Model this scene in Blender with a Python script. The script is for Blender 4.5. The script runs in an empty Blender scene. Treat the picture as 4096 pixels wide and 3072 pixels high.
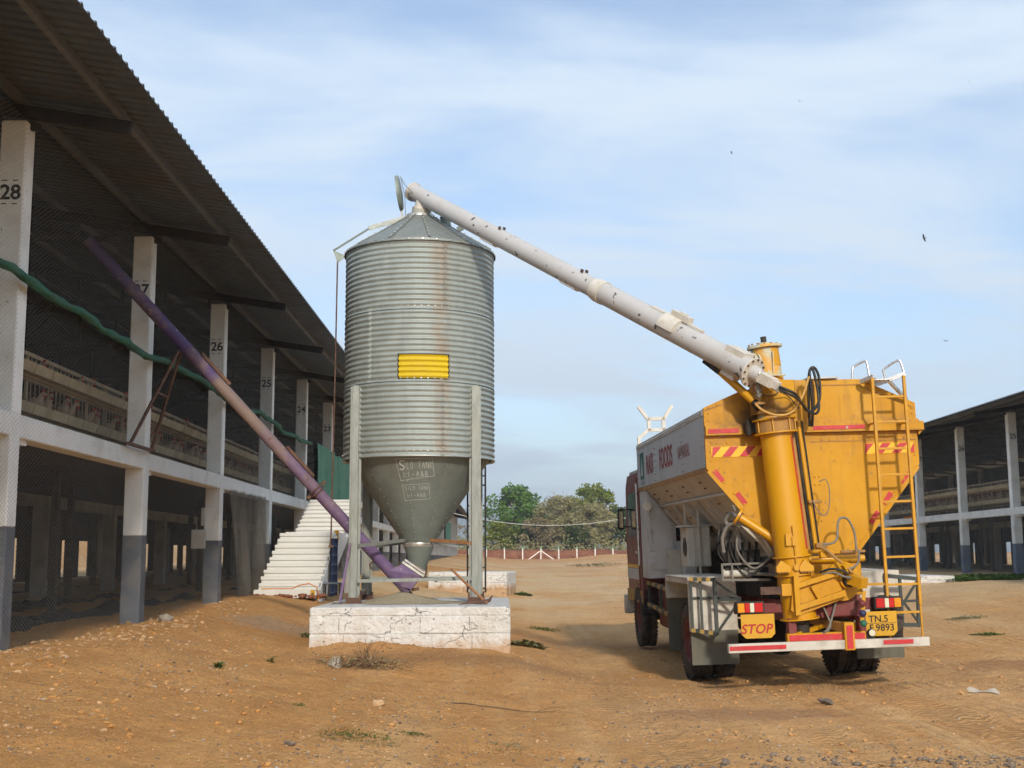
import bpy, math, random
import numpy as np
from mathutils import Vector, Matrix, noise

random.seed(7); np.random.seed(7)
R = math.radians
sc = bpy.context.scene
COL = sc.collection

# ------------------------------------------------------------------ camera
cam_d = bpy.data.cameras.new('camera'); cam = bpy.data.objects.new('camera', cam_d); COL.objects.link(cam)
cam_d.sensor_width = 36.0; cam_d.lens = 36.0*5000/4096; cam_d.clip_start = .1; cam_d.clip_end = 20000
def cam_matrix(loc, yaw, pitch, roll):
    f = Vector((math.sin(yaw)*math.cos(pitch), math.cos(yaw)*math.cos(pitch), math.sin(pitch)))
    r = Vector((math.cos(yaw), -math.sin(yaw), 0)); u = r.cross(f)
    r2 = r*math.cos(roll) - u*math.sin(roll); u2 = u*math.cos(roll) + r*math.sin(roll)
    m = Matrix((r2, u2, -f)).transposed().to_4x4(); m.translation = loc
    return m
cam.matrix_world = cam_matrix(Vector((0, 0, 1.5)), R(0.4993), R(7.981), R(0.25))
sc.camera = cam

# ------------------------------------------------------------------ sky, sun, exposure
SUN_AZ, SUN_EL = 9.0, 26.0           # sun behind the camera, a little to its right
w = bpy.data.worlds.new('World'); sc.world = w; w.use_nodes = True
nt = w.node_tree; nt.nodes.clear()
def N(t, **k):
    n = nt.nodes.new(t)
    for a, b in k.items(): setattr(n, a, b)
    return n
sky = N('ShaderNodeTexSky', sky_type='NISHITA', sun_disc=False)
sky.sun_elevation = R(SUN_EL); sky.sun_rotation = R(180 - SUN_AZ)
sky.air_density = 1.0; sky.dust_density = .7; sky.ozone_density = 2.2
tc = N('ShaderNodeTexCoord'); sep = N('ShaderNodeSeparateXYZ'); nt.links.new(tc.outputs['Generated'], sep.inputs[0])
def math_n(op, a, b=None):
    n = N('ShaderNodeMath', operation=op)
    for i, v in enumerate((a, b)):
        if v is None: continue
        if isinstance(v, (int, float)): n.inputs[i].default_value = v
        else: nt.links.new(v, n.inputs[i])
    return n.outputs[0]
zz = math_n('ADD', math_n('MAXIMUM', sep.outputs[2], 0.0), .22)
comb = N('ShaderNodeCombineXYZ')
nt.links.new(math_n('DIVIDE', sep.outputs[0], zz), comb.inputs[0]); nt.links.new(math_n('DIVIDE', sep.outputs[1], zz), comb.inputs[1])
mp = N('ShaderNodeMapping'); mp.inputs['Scale'].default_value = (1.0, 2.0, 1); mp.inputs['Rotation'].default_value = (0, 0, R(-16)); mp.inputs['Location'].default_value = (1.3, .4, 0)
nt.links.new(comb.outputs[0], mp.inputs[0])
n1 = N('ShaderNodeTexNoise'); n1.inputs['Scale'].default_value = 1.35; n1.inputs['Detail'].default_value = 6; n1.inputs['Roughness'].default_value = .55; n1.inputs['Distortion'].default_value = .55
nt.links.new(mp.outputs[0], n1.inputs['Vector'])
n2 = N('ShaderNodeTexNoise'); n2.inputs['Scale'].default_value = .55; n2.inputs['Detail'].default_value = 2
nt.links.new(mp.outputs[0], n2.inputs['Vector'])
cl = math_n('ADD', math_n('MULTIPLY', n1.outputs[0], .72), math_n('MULTIPLY', n2.outputs[0], .28))
mr = N('ShaderNodeMapRange', interpolation_type='SMOOTHSTEP'); nt.links.new(cl, mr.inputs[0])
mr.inputs[1].default_value = .38; mr.inputs[2].default_value = .61; mr.inputs[3].default_value = .16; mr.inputs[4].default_value = 1.
mixc = N('ShaderNodeMix', data_type='RGBA'); nt.links.new(mr.outputs[0], mixc.inputs[0])
nt.links.new(sky.outputs[0], mixc.inputs[6]); mixc.inputs[7].default_value = (4.05, 4.75, 5.55, 1)
bg = N('ShaderNodeBackground'); bg.inputs[1].default_value = .15
nt.links.new(mixc.outputs[2], bg.inputs[0])
wo = N('ShaderNodeOutputWorld'); nt.links.new(bg.outputs[0], wo.inputs[0])

sl = bpy.data.lights.new('sun', 'SUN'); sl.energy = 2.4; sl.angle = R(3.5); sl.color = (1.0, .90, .77)
sun = bpy.data.objects.new('sun', sl); COL.objects.link(sun)
sdir = Vector((math.sin(R(SUN_AZ))*math.cos(R(SUN_EL)), -math.cos(R(SUN_AZ))*math.cos(R(SUN_EL)), math.sin(R(SUN_EL))))
sun.rotation_euler = sdir.to_track_quat('Z', 'Y').to_euler(); sun.location = (10, -20, 30)

vs = sc.view_settings; vs.view_transform = 'Standard'; vs.look = 'None'; vs.gamma = 1; vs.use_curve_mapping = False
vs.exposure = 0.38
sc.cycles.max_bounces = 5; sc.cycles.diffuse_bounces = 3; sc.cycles.glossy_bounces = 2; sc.cycles.transmission_bounces = 2; sc.cycles.transparent_max_bounces = 12; sc.cycles.volume_bounces = 0
sc.cycles.use_adaptive_sampling = True; sc.cycles.adaptive_threshold = .03; sc.cycles.use_denoising = True
sc.cycles.caustics_reflective = False; sc.cycles.caustics_refractive = False

# ------------------------------------------------------------------ mesh builder
class MB:
    def __init__(s): s.v = []; s.f = []; s.mi = []; s.sm = []; s.m = 0; s.T = None
    def add(s, vs_, fs, smooth=False):
        o = len(s.v)
        if s.T is not None: vs_ = [s.T @ Vector(p) for p in vs_]
        s.v.extend([tuple(p) for p in vs_]); s.f.extend([tuple(i+o for i in f) for f in fs])
        s.mi.extend([s.m]*len(fs)); s.sm.extend([smooth]*len(fs)); return s
    def box(s, x0, y0, z0, x1, y1, z1):
        return s.add([(x0,y0,z0),(x1,y0,z0),(x1,y1,z0),(x0,y1,z0),(x0,y0,z1),(x1,y0,z1),(x1,y1,z1),(x0,y1,z1)],
                     [(0,3,2,1),(4,5,6,7),(0,1,5,4),(1,2,6,5),(2,3,7,6),(3,0,4,7)])
    def cbox(s, x0, y0, z0, x1, y1, z1, c=.01):
        # box with chamfered edges: an octagon stack
        def ring(z, i):
            a = c; return [(x0+a+i,y0+i,z),(x1-a-i,y0+i,z),(x1-i,y0+a+i,z),(x1-i,y1-a-i,z),(x1-a-i,y1-i,z),(x0+a+i,y1-i,z),(x0+i,y1-a-i,z),(x0+i,y0+a+i,z)]
        v = ring(z0, c) + ring(z0+c, 0) + ring(z1-c, 0) + ring(z1, c); f = [tuple(range(7,-1,-1)), tuple(range(24,32))]
        for k in range(3):
            for j in range(8): f.append((k*8+j, k*8+(j+1)%8, k*8+8+(j+1)%8, k*8+8+j))
        return s.add(v, f)
    def bar(s, p0, p1, w, h, up=(0,0,1)):
        p0 = Vector(p0); p1 = Vector(p1); d = (p1-p0).normalized(); up = Vector(up)
        if abs(d.dot(up)) > .98: up = Vector((0,1,0)) if abs(d.y) < .9 else Vector((1,0,0))
        a = d.cross(up).normalized()*(w/2); b = a.cross(d).normalized()*(h/2)
        v = [p+sa*a+sb*b for p in (p0,p1) for sa,sb in ((-1,-1),(1,-1),(1,1),(-1,1))]
        return s.add(v, [(0,3,2,1),(4,5,6,7),(0,1,5,4),(1,2,6,5),(2,3,7,6),(3,0,4,7)])
    def tube(s, pts, r, n=8, caps=True):
        P = [Vector(p) for p in pts]; L = len(P)
        rr = r if isinstance(r, (list, tuple)) else [r]*L
        T = [(P[min(i+1,L-1)]-P[max(i-1,0)]).normalized() for i in range(L)]
        a = T[0].orthogonal().normalized(); V = []; rings = []
        for i in range(L):
            a = (a - T[i]*a.dot(T[i])); a = a.normalized() if a.length > 1e-6 else T[i].orthogonal().normalized()
            b = T[i].cross(a)
            ring = [P[i]+(a*math.cos(2*math.pi*j/n)+b*math.sin(2*math.pi*j/n))*rr[i] for j in range(n)]
            rings.append(ring); V += ring
        F = [(i*n+j, i*n+(j+1)%n, (i+1)*n+(j+1)%n, (i+1)*n+j) for i in range(L-1) for j in range(n)]
        s.add(V, F, True)
        if caps:
            s.add(rings[0], [tuple(range(n-1,-1,-1))]); s.add(rings[-1], [tuple(range(n))])
        return s
    def cyl(s, p0, p1, r0, r1=None, n=24, caps=True): return s.tube([p0, p1], [r0, r0 if r1 is None else r1], n, caps)
    def disc(s, c, ax, r, t, n=24):
        c = Vector(c); ax = Vector(ax).normalized(); return s.cyl(c-ax*t/2, c+ax*t/2, r, r, n)
    def ring(s, c, ax, ro, ri, t, n=32):
        c = Vector(c); ax = Vector(ax).normalized(); a = ax.orthogonal().normalized(); b = ax.cross(a)
        V = []
        for k,(rad,h) in enumerate(((ro,-t/2),(ro,t/2),(ri,t/2),(ri,-t/2))):
            V += [c+ax*h+(a*math.cos(2*math.pi*j/n)+b*math.sin(2*math.pi*j/n))*rad for j in range(n)]
        F = [(k*n+j, k*n+(j+1)%n, ((k+1)%4)*n+(j+1)%n, ((k+1)%4)*n+j) for k in range(4) for j in range(n)]
        return s.add(V, F)
    def lathe(s, prof, n=48, a0=0., a1=2*math.pi, smooth=True, c=(0,0,0)):
        full = abs(a1-a0-2*math.pi) < 1e-6; m = n if full else n+1
        V = [(c[0]+r*math.cos(a0+(a1-a0)*j/n), c[1]+r*math.sin(a0+(a1-a0)*j/n), c[2]+z) for r,z in prof for j in range(m)]
        F = [(i*m+j, i*m+(j+1)%m, (i+1)*m+(j+1)%m, (i+1)*m+j) for i in range(len(prof)-1) for j in range(n)]
        return s.add(V, F, smooth)
    def prism(s, poly, a, b, ax='y'):
        n = len(poly)
        def pt(p, t): return {'y': (p[0], t, p[1]), 'x': (t, p[0], p[1]), 'z': (p[0], p[1], t)}[ax]
        V = [pt(p, a) for p in poly] + [pt(p, b) for p in poly]
        F = [tuple(range(n)), tuple(range(2*n-1, n-1, -1))] + [(i, i+n, (i+1)%n+n, (i+1)%n) for i in range(n)]
        return s.add(V, F)
    def grid(s, fn, nu, nv, smooth=True):
        V = [fn(i/nu, j/nv) for j in range(nv+1) for i in range(nu+1)]
        F = [(j*(nu+1)+i, j*(nu+1)+i+1, (j+1)*(nu+1)+i+1, (j+1)*(nu+1)+i) for j in range(nv) for i in range(nu)]
        return s.add(V, F, smooth)
    def ico(s, c, r, jit=.2, sc_=(1,1,1), rnd=random):
        t = (1+5**.5)/2; base = [(-1,t,0),(1,t,0),(-1,-t,0),(1,-t,0),(0,-1,t),(0,1,t),(0,-1,-t),(0,1,-t),(t,0,-1),(t,0,1),(-t,0,-1),(-t,0,1)]
        F = [(0,11,5),(0,5,1),(0,1,7),(0,7,10),(0,10,11),(1,5,9),(5,11,4),(11,10,2),(10,7,6),(7,1,8),(3,9,4),(3,4,2),(3,2,6),(3,6,8),(3,8,9),(4,9,5),(2,4,11),(6,2,10),(8,6,7),(9,8,1)]
        V = []
        for p in base:
            k = r/1.9*(1+rnd.uniform(-jit, jit)); V.append((c[0]+p[0]*k*sc_[0], c[1]+p[1]*k*sc_[1], c[2]+p[2]*k*sc_[2]))
        return s.add(V, F)
    def sphere(s, c, r, sx=1, sy=1, sz=1, nu=12, nv=8):
        def fn(u, v):
            th = 2*math.pi*u; ph = math.pi*(v-.5)
            return (c[0]+r*sx*math.cos(ph)*math.cos(th), c[1]+r*sy*math.cos(ph)*math.sin(th), c[2]+r*sz*math.sin(ph))
        return s.grid(fn, nu, nv)
    def mesh(s, name, mats):
        me = bpy.data.meshes.new(name); me.from_pydata(s.v, [], s.f)
        for m_ in (mats if isinstance(mats, (list, tuple)) else [mats]): me.materials.append(m_)
        me.polygons.foreach_set('material_index', s.mi); me.polygons.foreach_set('use_smooth', s.sm); me.update(); return me
    def build(s, name, mats, parent=None, world=False):
        if world and parent is not None:
            L = parent.location; s.v = [(p[0]-L[0], p[1]-L[1], p[2]-L[2]) for p in s.v]
        return link(name, s.mesh(name, mats), parent)
def link(name, me, parent=None, loc=None, rot=None):
    o = bpy.data.objects.new(name, me); COL.objects.link(o)
    if parent is not None: o.parent = parent
    if loc is not None: o.location = loc
    if rot is not None: o.rotation_euler = rot
    return o
def tag(o, label=None, cat=None, group=None, kind=None):
    for k, v in (('label', label), ('category', cat), ('group', group), ('kind', kind)):
        if v: o[k] = v
    return o
def thing(name, label, cat, loc=(0,0,0), rz=0, group=None):
    o = bpy.data.objects.new(name, None); COL.objects.link(o); o.location = loc; o.rotation_euler = (0,0,rz); o.empty_display_size = .2
    return tag(o, label, cat, group)
_txt = {}
def text_geo(t, size=1., bold=0., shear=0., spacing=1.):
    k = (t, bold, shear, spacing)
    if k not in _txt:
        cu = bpy.data.curves.new('lettering', 'FONT'); cu.body = t; cu.size = 1; cu.offset = bold; cu.shear = shear; cu.space_character = spacing; cu.align_x = 'CENTER'; cu.resolution_u = 4
        ob = bpy.data.objects.new('lettering', cu); COL.objects.link(ob); bpy.context.view_layer.update()
        me = ob.evaluated_get(bpy.context.evaluated_depsgraph_get()).to_mesh()
        v = [tuple(p.co) for p in me.vertices]; f = [tuple(p.vertices) for p in me.polygons]
        zs = [p[1] for p in v]; c = (min(zs)+max(zs))/2; v = [(p[0], p[1]-c) for p in v]
        bpy.data.objects.remove(ob); _txt[k] = (v, f)
    v, f = _txt[k]; return [(p[0]*size, p[1]*size) for p in v], f
def put_text(b, t, size, fn, **k):
    v, f = text_geo(t, size, **k); b.add([fn(x, y) for x, y in v], f)

# ------------------------------------------------------------------ materials
M = {}
def mat(name, col, rough=.65, metal=0., var=.12, vs_=2.5, dirt=None, damt=.5, ds=1.2, dlo=.45, dhi=.7, chips=None, cthr=.68, cs=18., bump=.15, bs=40., spec=.4, stretch=(1,1,1), trans=0.):
    m = bpy.data.materials.new(name); m.use_nodes = True; t = m.node_tree; t.nodes.clear(); L = t.links
    out = t.nodes.new('ShaderNodeOutputMaterial'); p = t.nodes.new('ShaderNodeBsdfPrincipled'); L.new(p.outputs[0], out.inputs[0])
    tc = t.nodes.new('ShaderNodeTexCoord'); oi = t.nodes.new('ShaderNodeObjectInfo')
    mp = t.nodes.new('ShaderNodeMapping'); L.new(tc.outputs['Object'], mp.inputs[0])
    mu = t.nodes.new('ShaderNodeMath'); mu.operation = 'MULTIPLY'; mu.inputs[1].default_value = 37.; L.new(oi.outputs['Random'], mu.inputs[0])
    cx = t.nodes.new('ShaderNodeCombineXYZ'); 
    for i in range(3): L.new(mu.outputs[0], cx.inputs[i])
    L.new(cx.outputs[0], mp.inputs['Location']); mp.inputs['Scale'].default_value = stretch
    def noise_n(s, d=3, r=.6, plain=False):
        n = t.nodes.new('ShaderNodeTexNoise'); n.inputs['Scale'].default_value = s; n.inputs['Detail'].default_value = d; n.inputs['Roughness'].default_value = r
        L.new(tc.outputs['Object'] if plain else mp.outputs[0], n.inputs['Vector']); return n.outputs[0]
    def mixn(f, a, b_):
        n = t.nodes.new('ShaderNodeMix'); n.data_type = 'RGBA'
        if isinstance(f, float): n.inputs[0].default_value = f
        else: L.new(f, n.inputs[0])
        for i, v in ((6, a), (7, b_)):
            if isinstance(v, tuple): n.inputs[i].default_value = (*v[:3], 1)
            else: L.new(v, n.inputs[i])
        return n.outputs[2]
    def rng(f, lo, hi, a=0., b_=1.):
        n = t.nodes.new('ShaderNodeMapRange'); L.new(f, n.inputs[0]); n.inputs[1].default_value = lo; n.inputs[2].default_value = hi; n.inputs[3].default_value = a; n.inputs[4].default_value = b_; return n.outputs[0]
    c0 = tuple(min(1, c*(1-var)) for c in col); c1 = tuple(min(1, c*(1+var)) for c in col)
    c = mixn(rng(noise_n(vs_), .3, .7), c0, c1)
    if dirt: c = mixn(rng(noise_n(ds, 5, .65), dlo, dhi, 0, damt), c, dirt)
    if chips: c = mixn(rng(noise_n(cs, 3, .5), cthr, cthr+.02), c, chips)
    L.new(c, p.inputs['Base Color'])
    p.inputs['Metallic'].default_value = metal; p.inputs['Specular IOR Level'].default_value = spec
    L.new(rng(noise_n(vs_*3), .3, .7, max(.05, rough-.1), min(1, rough+.1)), p.inputs['Roughness'])
    if bump:
        bn = t.nodes.new('ShaderNodeBump'); bn.inputs['Strength'].default_value = bump; bn.inputs['Distance'].default_value = .02
        L.new(noise_n(bs, 2), bn.inputs['Height']); L.new(bn.outputs[0], p.inputs['Normal'])
    M[name] = m; return m

mat('whitewash', (.86,.87,.84), .85, var=.06, dirt=(.36,.33,.27), damt=.45, ds=1.6, dlo=.5, dhi=.75, chips=(.22,.21,.18), cthr=.735, cs=14, bump=.35, bs=30)
mat('stair_white', (.66,.65,.61), .8, var=.04, dirt=(.58,.48,.32), damt=.35, ds=1.2, dlo=.55, dhi=.8, bump=.25, bs=30)
mat('grey_paint', (.105,.12,.145), .8, var=.12, dirt=(.32,.29,.24), damt=.55, ds=2.2, dlo=.45, dhi=.72, chips=(.42,.41,.38), cthr=.72, cs=22, bump=.3, bs=30)
mat('concrete', (.46,.445,.41), .9, var=.15, dirt=(.16,.14,.11), damt=.5, bump=.5, bs=25)
mat('deck_dark', (.055,.045,.036), .95, var=.3, bump=.4)
mat('manure', (.045,.036,.027), 1., var=.35, vs_=5, bump=1., bs=12)
mat('roof_sheet', (.14,.18,.23), .55, metal=.35, var=.12, dirt=(.16,.11,.08), damt=.45, ds=.8, bump=.05)
mat('steel_dark', (.035,.038,.048), .6, var=.2, dirt=(.10,.075,.055), damt=.4, ds=4)
mat('purlin_grey', (.185,.205,.24), .6, metal=.2, var=.12, dirt=(.12,.12,.13), damt=.4)
mat('black_paint', (.012,.012,.013), .6, var=.2, bump=.05)
mat('rust_steel', (.10,.055,.042), .85, var=.3, vs_=8, dirt=(.24,.13,.07), damt=.6, ds=6, bump=.4)
mat('trough', (.50,.40,.24), .8, var=.18, vs_=6, dirt=(.18,.13,.08), damt=.6, ds=3, bump=.3)
mat('cage_wire', (.36,.28,.18), .8, var=.2)
mat('hen_white', (.36,.27,.19), .9, var=.2, vs_=9, dirt=(.32,.22,.14), damt=.5, ds=5, bump=.3)
mat('hen_red', (.42,.035,.03), .7)
mat('galv', (.47,.50,.47), .42, metal=.62, var=.10, vs_=5, dirt=(.30,.31,.27), damt=.5, ds=3, bump=.08, bs=60)
mat('galv_dull', (.255,.295,.265), .55, metal=.45, var=.12, vs_=3, dirt=(.20,.20,.165), damt=.55, ds=1.6, bump=.1)
mat('galv_leg', (.25,.268,.245), .5, metal=.4, var=.14, vs_=12, dirt=(.28,.27,.22), damt=.4, ds=4, stretch=(1,1,.3))
mat('bolt_metal', (.50,.49,.46), .4, metal=.7)
mat('stainless', (.62,.60,.55), .35, metal=.7, dirt=(.30,.24,.17), damt=.4, ds=6)
mat('placard_yellow', (.62,.44,.008), .5, var=.06, dirt=(.55,.42,.05), damt=.4, ds=9)
mat('chalk', (.52,.54,.50), .95, var=.15, vs_=40)
mat('purple_deep', (.075,.048,.14), .5, var=.2, vs_=3, dirt=(.16,.12,.15), damt=.6, ds=1.4, chips=(.40,.38,.36), cthr=.74, cs=12)
mat('green_net', (.030,.135,.090), .85, var=.25, vs_=7, dirt=(.12,.15,.10), damt=.45, ds=3, bump=.8, bs=22)
mat('green_tarp', (.085,.255,.175), .8, var=.15, dirt=(.20,.26,.20), damt=.5, ds=1.5, bump=.3, bs=9)
mat('yellow_col', (.585,.285,.004), .4, var=.05, vs_=1., dirt=(.50,.28,.07), damt=.45, ds=2.5, dlo=.55, dhi=.8, chips=(.28,.16,.05), cthr=.76, cs=20, bump=.04, spec=.5)
mat('yellow_grimy', (.46,.235,.055), .65, var=.2, vs_=4, dirt=(.14,.095,.06), damt=.75, ds=4, dlo=.4, dhi=.65, bump=.2)
mat('yellow_ladder', (.56,.275,.012), .45, var=.1, vs_=6, dirt=(.40,.24,.08), damt=.5, ds=8)
mat('primer', (.52,.50,.36), .6, var=.1, vs_=6, dirt=(.66,.34,.05), damt=.9, ds=3, dlo=.54, dhi=.58)
mat('red_tape', (.52,.028,.035), .4, var=.12, vs_=12, dirt=(.40,.10,.09), damt=.4, ds=10)
mat('yellow_tape', (.83,.47,.02), .4, var=.06)
mat('white_auger', (.50,.485,.465), .5, var=.05, vs_=1.5, dirt=(.42,.38,.33), damt=.5, ds=2.0, dlo=.5, dhi=.72, chips=(.10,.09,.085), cthr=.655, cs=9, bump=.06)
mat('white_flange', (.64,.60,.53), .55, var=.06, dirt=(.46,.40,.27), damt=.6, ds=7, bump=.08)
mat('grey_side', (.52,.545,.58), .5, metal=.15, var=.08, vs_=1.5, dirt=(.40,.42,.43), damt=.5, ds=.9, dlo=.52, dhi=.72, stretch=(1,1,.4), bump=.05)
mat('grey_under', (.50,.46,.40), .65, metal=.1, var=.10, vs_=1.2, dirt=(.22,.17,.12), damt=.5, ds=1.5, bump=.08)
mat('grey_panel', (.56,.565,.56), .6, var=.08, dirt=(.26,.24,.21), damt=.5, ds=1.5)
mat('cream_box', (.56,.54,.47), .55, var=.06, dirt=(.34,.30,.24), damt=.5, ds=5, chips=(.2,.15,.1), cthr=.74)
mat('sign_red', (.30,.05,.06), .7, var=.2, vs_=12, dirt=(.24,.18,.19), damt=.6, ds=3, dlo=.52, dhi=.68)
mat('sign_green', (.035,.16,.13), .7, var=.1, vs_=6)
mat('chassis_red', (.165,.030,.030), .6, var=.15, dirt=(.20,.12,.08), damt=.55, ds=3, bump=.15)
mat('cab_red', (.20,.040,.035), .45, var=.1, dirt=(.20,.13,.10), damt=.4, ds=2)
mat('rubber', (.028,.026,.025), .85, var=.2, dirt=(.13,.10,.075), damt=.75, ds=5, dlo=.42, dhi=.7, bump=.3)
mat('flap_rubber', (.095,.097,.078), .8, var=.15, dirt=(.17,.15,.11), damt=.6, ds=3, stretch=(1,1,.3))
mat('fender_white', (.58,.55,.48), .7, var=.06, dirt=(.17,.13,.10), damt=.75, ds=2.4, dlo=.48, dhi=.75, bump=.1)
mat('rim_red', (.15,.032,.034), .6, dirt=(.17,.12,.09), damt=.6, ds=6)
mat('black_grime', (.020,.018,.016), .75, var=.3, dirt=(.07,.055,.042), damt=.6, ds=5, bump=.3)
mat('hose_black', (.018,.019,.018), .45, var=.2)
mat('hose_grey', (.19,.18,.155), .6, var=.15, dirt=(.12,.10,.08), damt=.5, ds=9)
mat('hose_yellow', (.52,.30,.08), .6, var=.15)
mat('silver_pipe', (.66,.66,.66), .3, metal=.6, var=.06)
mat('frame_dark', (.055,.065,.06), .6, var=.2)
mat('stripe_yellow', (.42,.27,.07), .65, var=.2, vs_=9, dirt=(.2,.15,.09), damt=.5, ds=8)
mat('lens_red', (.50,.015,.015), .25, var=.1)
mat('lens_amber', (.70,.28,.015), .25, var=.1)
mat('lens_clear', (.62,.60,.45), .25, var=.1)
mat('glass_dark', (.012,.014,.016), .08, var=.0, bump=0, spec=.6)
mat('board_yellow', (.58,.31,.01), .5, var=.06, dirt=(.55,.30,.05), damt=.4, ds=6)
mat('letter_red', (.42,.02,.022), .6, var=.05, bump=0)
mat('letter_black', (.012,.011,.01), .6, bump=0)
mat('bead_blue', (.03,.03,.09), .5); mat('bead_green', (.02,.13,.08), .5)
mat('wood_handle', (.36,.17,.07), .7, var=.2, vs_=12, stretch=(1,1,.3))
mat('dry_twig', (.17,.105,.06), .95, var=.3, vs_=12)
mat('stone_grey', (.33,.29,.23), .9, var=.2, bump=.6)
mat('feed', (.44,.37,.25), 1., var=.2, vs_=30, bump=1., bs=90)
mat('weed', (.075,.125,.035), .8, var=.35, vs_=9)
mat('weed_dry', (.20,.19,.085), .85, var=.3, vs_=9)
mat('post_white', (.80,.79,.74), .85, var=.05, bump=.1); mat('post_green', (.20,.36,.20), .8)
mat('bark', (.20,.155,.11), .95, var=.25, vs_=4, bump=.6)
mat('paper', (.42,.37,.30), .8, var=.1)
mat('cable_orange', (.62,.27,.09), .6); mat('cable_pale', (.55,.55,.53), .6)
mat('bird', (.022,.022,.025), .8)
mat('mirror_glass', (.30,.27,.20), .1, metal=.6, bump=0)
# special materials -------------------------------------------------
def nodes_mat(name):
    m = bpy.data.materials.new(name); m.use_nodes = True; t = m.node_tree; t.nodes.clear()
    out = t.nodes.new('ShaderNodeOutputMaterial'); M[name] = m
    class H: pass
    h = H(); h.t = t; h.out = out
    def new(ty, **k):
        n = t.nodes.new(ty)
        for a, b in k.items(): setattr(n, a, b)
        return n
    def lk(a, b): t.links.new(a, b)
    def mth(op, a, b=None, c=None):
        n = new('ShaderNodeMath', operation=op)
        for i, v in enumerate((a, b, c)):
            if v is None: continue
            if isinstance(v, (int, float)): n.inputs[i].default_value = v
            else: lk(v, n.inputs[i])
        return n.outputs[0]
    def rng(f, lo, hi, a=0., b=1., st='LINEAR'):
        n = new('ShaderNodeMapRange', interpolation_type=st); lk(f, n.inputs[0])
        for i, v in enumerate((lo, hi, a, b)): n.inputs[i+1].default_value = v
        return n.outputs[0]
    def mix(f, a, b):
        n = new('ShaderNodeMix', data_type='RGBA')
        if isinstance(f, (int, float)): n.inputs[0].default_value = f
        else: lk(f, n.inputs[0])
        for i, v in ((6, a), (7, b)):
            if isinstance(v, tuple): n.inputs[i].default_value = (*v[:3], 1)
            else: lk(v, n.inputs[i])
        return n.outputs[2]
    def noise_(vec, s, d=5, r=.6, dist=0.):
        n = new('ShaderNodeTexNoise'); n.inputs['Scale'].default_value = s; n.inputs['Detail'].default_value = d; n.inputs['Roughness'].default_value = r; n.inputs['Distortion'].default_value = dist
        lk(vec, n.inputs['Vector']); return n.outputs[0]
    h.new, h.lk, h.mth, h.rng, h.mix, h.noise = new, lk, mth, rng, mix, noise_
    h.co = new('ShaderNodeTexCoord').outputs['Object']
    s = new('ShaderNodeSeparateXYZ'); lk(h.co, s.inputs[0]); h.x, h.y, h.z = s.outputs
    return h
def principled(h, col, rough=.9, normal=None, metal=0.):
    p = h.new('ShaderNodeBsdfPrincipled')
    if isinstance(col, tuple): p.inputs['Base Color'].default_value = (*col, 1)
    else: h.lk(col, p.inputs['Base Color'])
    if isinstance(rough, float): p.inputs['Roughness'].default_value = rough
    else: h.lk(rough, p.inputs['Roughness'])
    p.inputs['Metallic'].default_value = metal; p.inputs['Specular IOR Level'].default_value = .25
    if normal is not None: h.lk(normal, p.inputs['Normal'])
    return p.outputs[0]
def bump_n(h, height, s=.5, d=.02):
    b = h.new('ShaderNodeBump'); b.inputs['Strength'].default_value = s; b.inputs['Distance'].default_value = d; h.lk(height, b.inputs['Height']); return b.outputs[0]

def stretch(h, sx, sy, sz, rz=0.):
    mp = h.new('ShaderNodeMapping'); mp.inputs['Scale'].default_value = (sx, sy, sz); mp.inputs['Rotation'].default_value = (0, 0, rz); h.lk(h.co, mp.inputs[0]); return mp.outputs[0]

# bare earth
h = nodes_mat('earth')
a = h.noise(h.co, .23, 4, .6, .6); b = h.noise(h.co, 1.7, 6, .7); c = h.noise(h.co, 13., 5, .75)
col = h.mix(h.rng(a, .36, .64), (.615,.300,.092), (.69,.365,.130))
col = h.mix(h.rng(b, .42, .72, 0, .75), col, (.47,.205,.058))
trk = h.noise(stretch(h, 1.3, .07, 1, R(-3)), 1., 5, .6)                      # wheel-worn dust, paler, along the yard
col = h.mix(h.mth('MULTIPLY', h.rng(trk, .50, .66, 0, .75), h.rng(h.x, -3.4, -.5)), col, (.74,.455,.205))
col = h.mix(h.mth('MULTIPLY', h.mth('MULTIPLY', h.rng(h.x, -.3, 1.6, 0, 1, 'SMOOTHSTEP'), h.rng(h.noise(h.co, .42, 5, .6), .36, .60)), .45), col, (.74,.465,.225))
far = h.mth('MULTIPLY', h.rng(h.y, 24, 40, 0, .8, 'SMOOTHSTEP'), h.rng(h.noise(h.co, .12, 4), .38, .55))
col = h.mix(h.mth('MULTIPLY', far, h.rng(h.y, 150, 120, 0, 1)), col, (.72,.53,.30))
red = h.mth('MULTIPLY', h.rng(h.y, 60, 150, 0, .6), h.rng(h.noise(h.co, .16, 4), .42, .56))
col = h.mix(red, col, (.43,.19,.085))
gr = h.mth('MULTIPLY', h.rng(h.noise(h.co, .8, 6, .7), .56, .70), h.rng(h.noise(h.co, 26., 4, .7), .44, .6))   # grit and ash patches
col = h.mix(h.mth('MULTIPLY', gr, .6), col, (.27,.22,.17))
col = h.mix(h.rng(c, .50, .70, 0, .7), col, (.34,.165,.055))
fn_ = h.noise(h.co, 48., 3, .7); col = h.mix(h.rng(fn_, .56, .66, 0, .55), col, (.78,.55,.30)); col = h.mix(h.rng(fn_, .43, .34, 0, .65), col, (.27,.13,.045))
vo = h.new('ShaderNodeTexVoronoi', feature='F1'); vo.inputs['Scale'].default_value = 34.; h.lk(h.co, vo.inputs['Vector'])
peb = h.mth('MULTIPLY', h.rng(vo.outputs['Distance'], .26, .20), h.rng(h.noise(h.co, 5., 3), .52, .60))
sc3 = h.new('ShaderNodeSeparateColor'); h.lk(vo.outputs['Color'], sc3.inputs[0])
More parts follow.
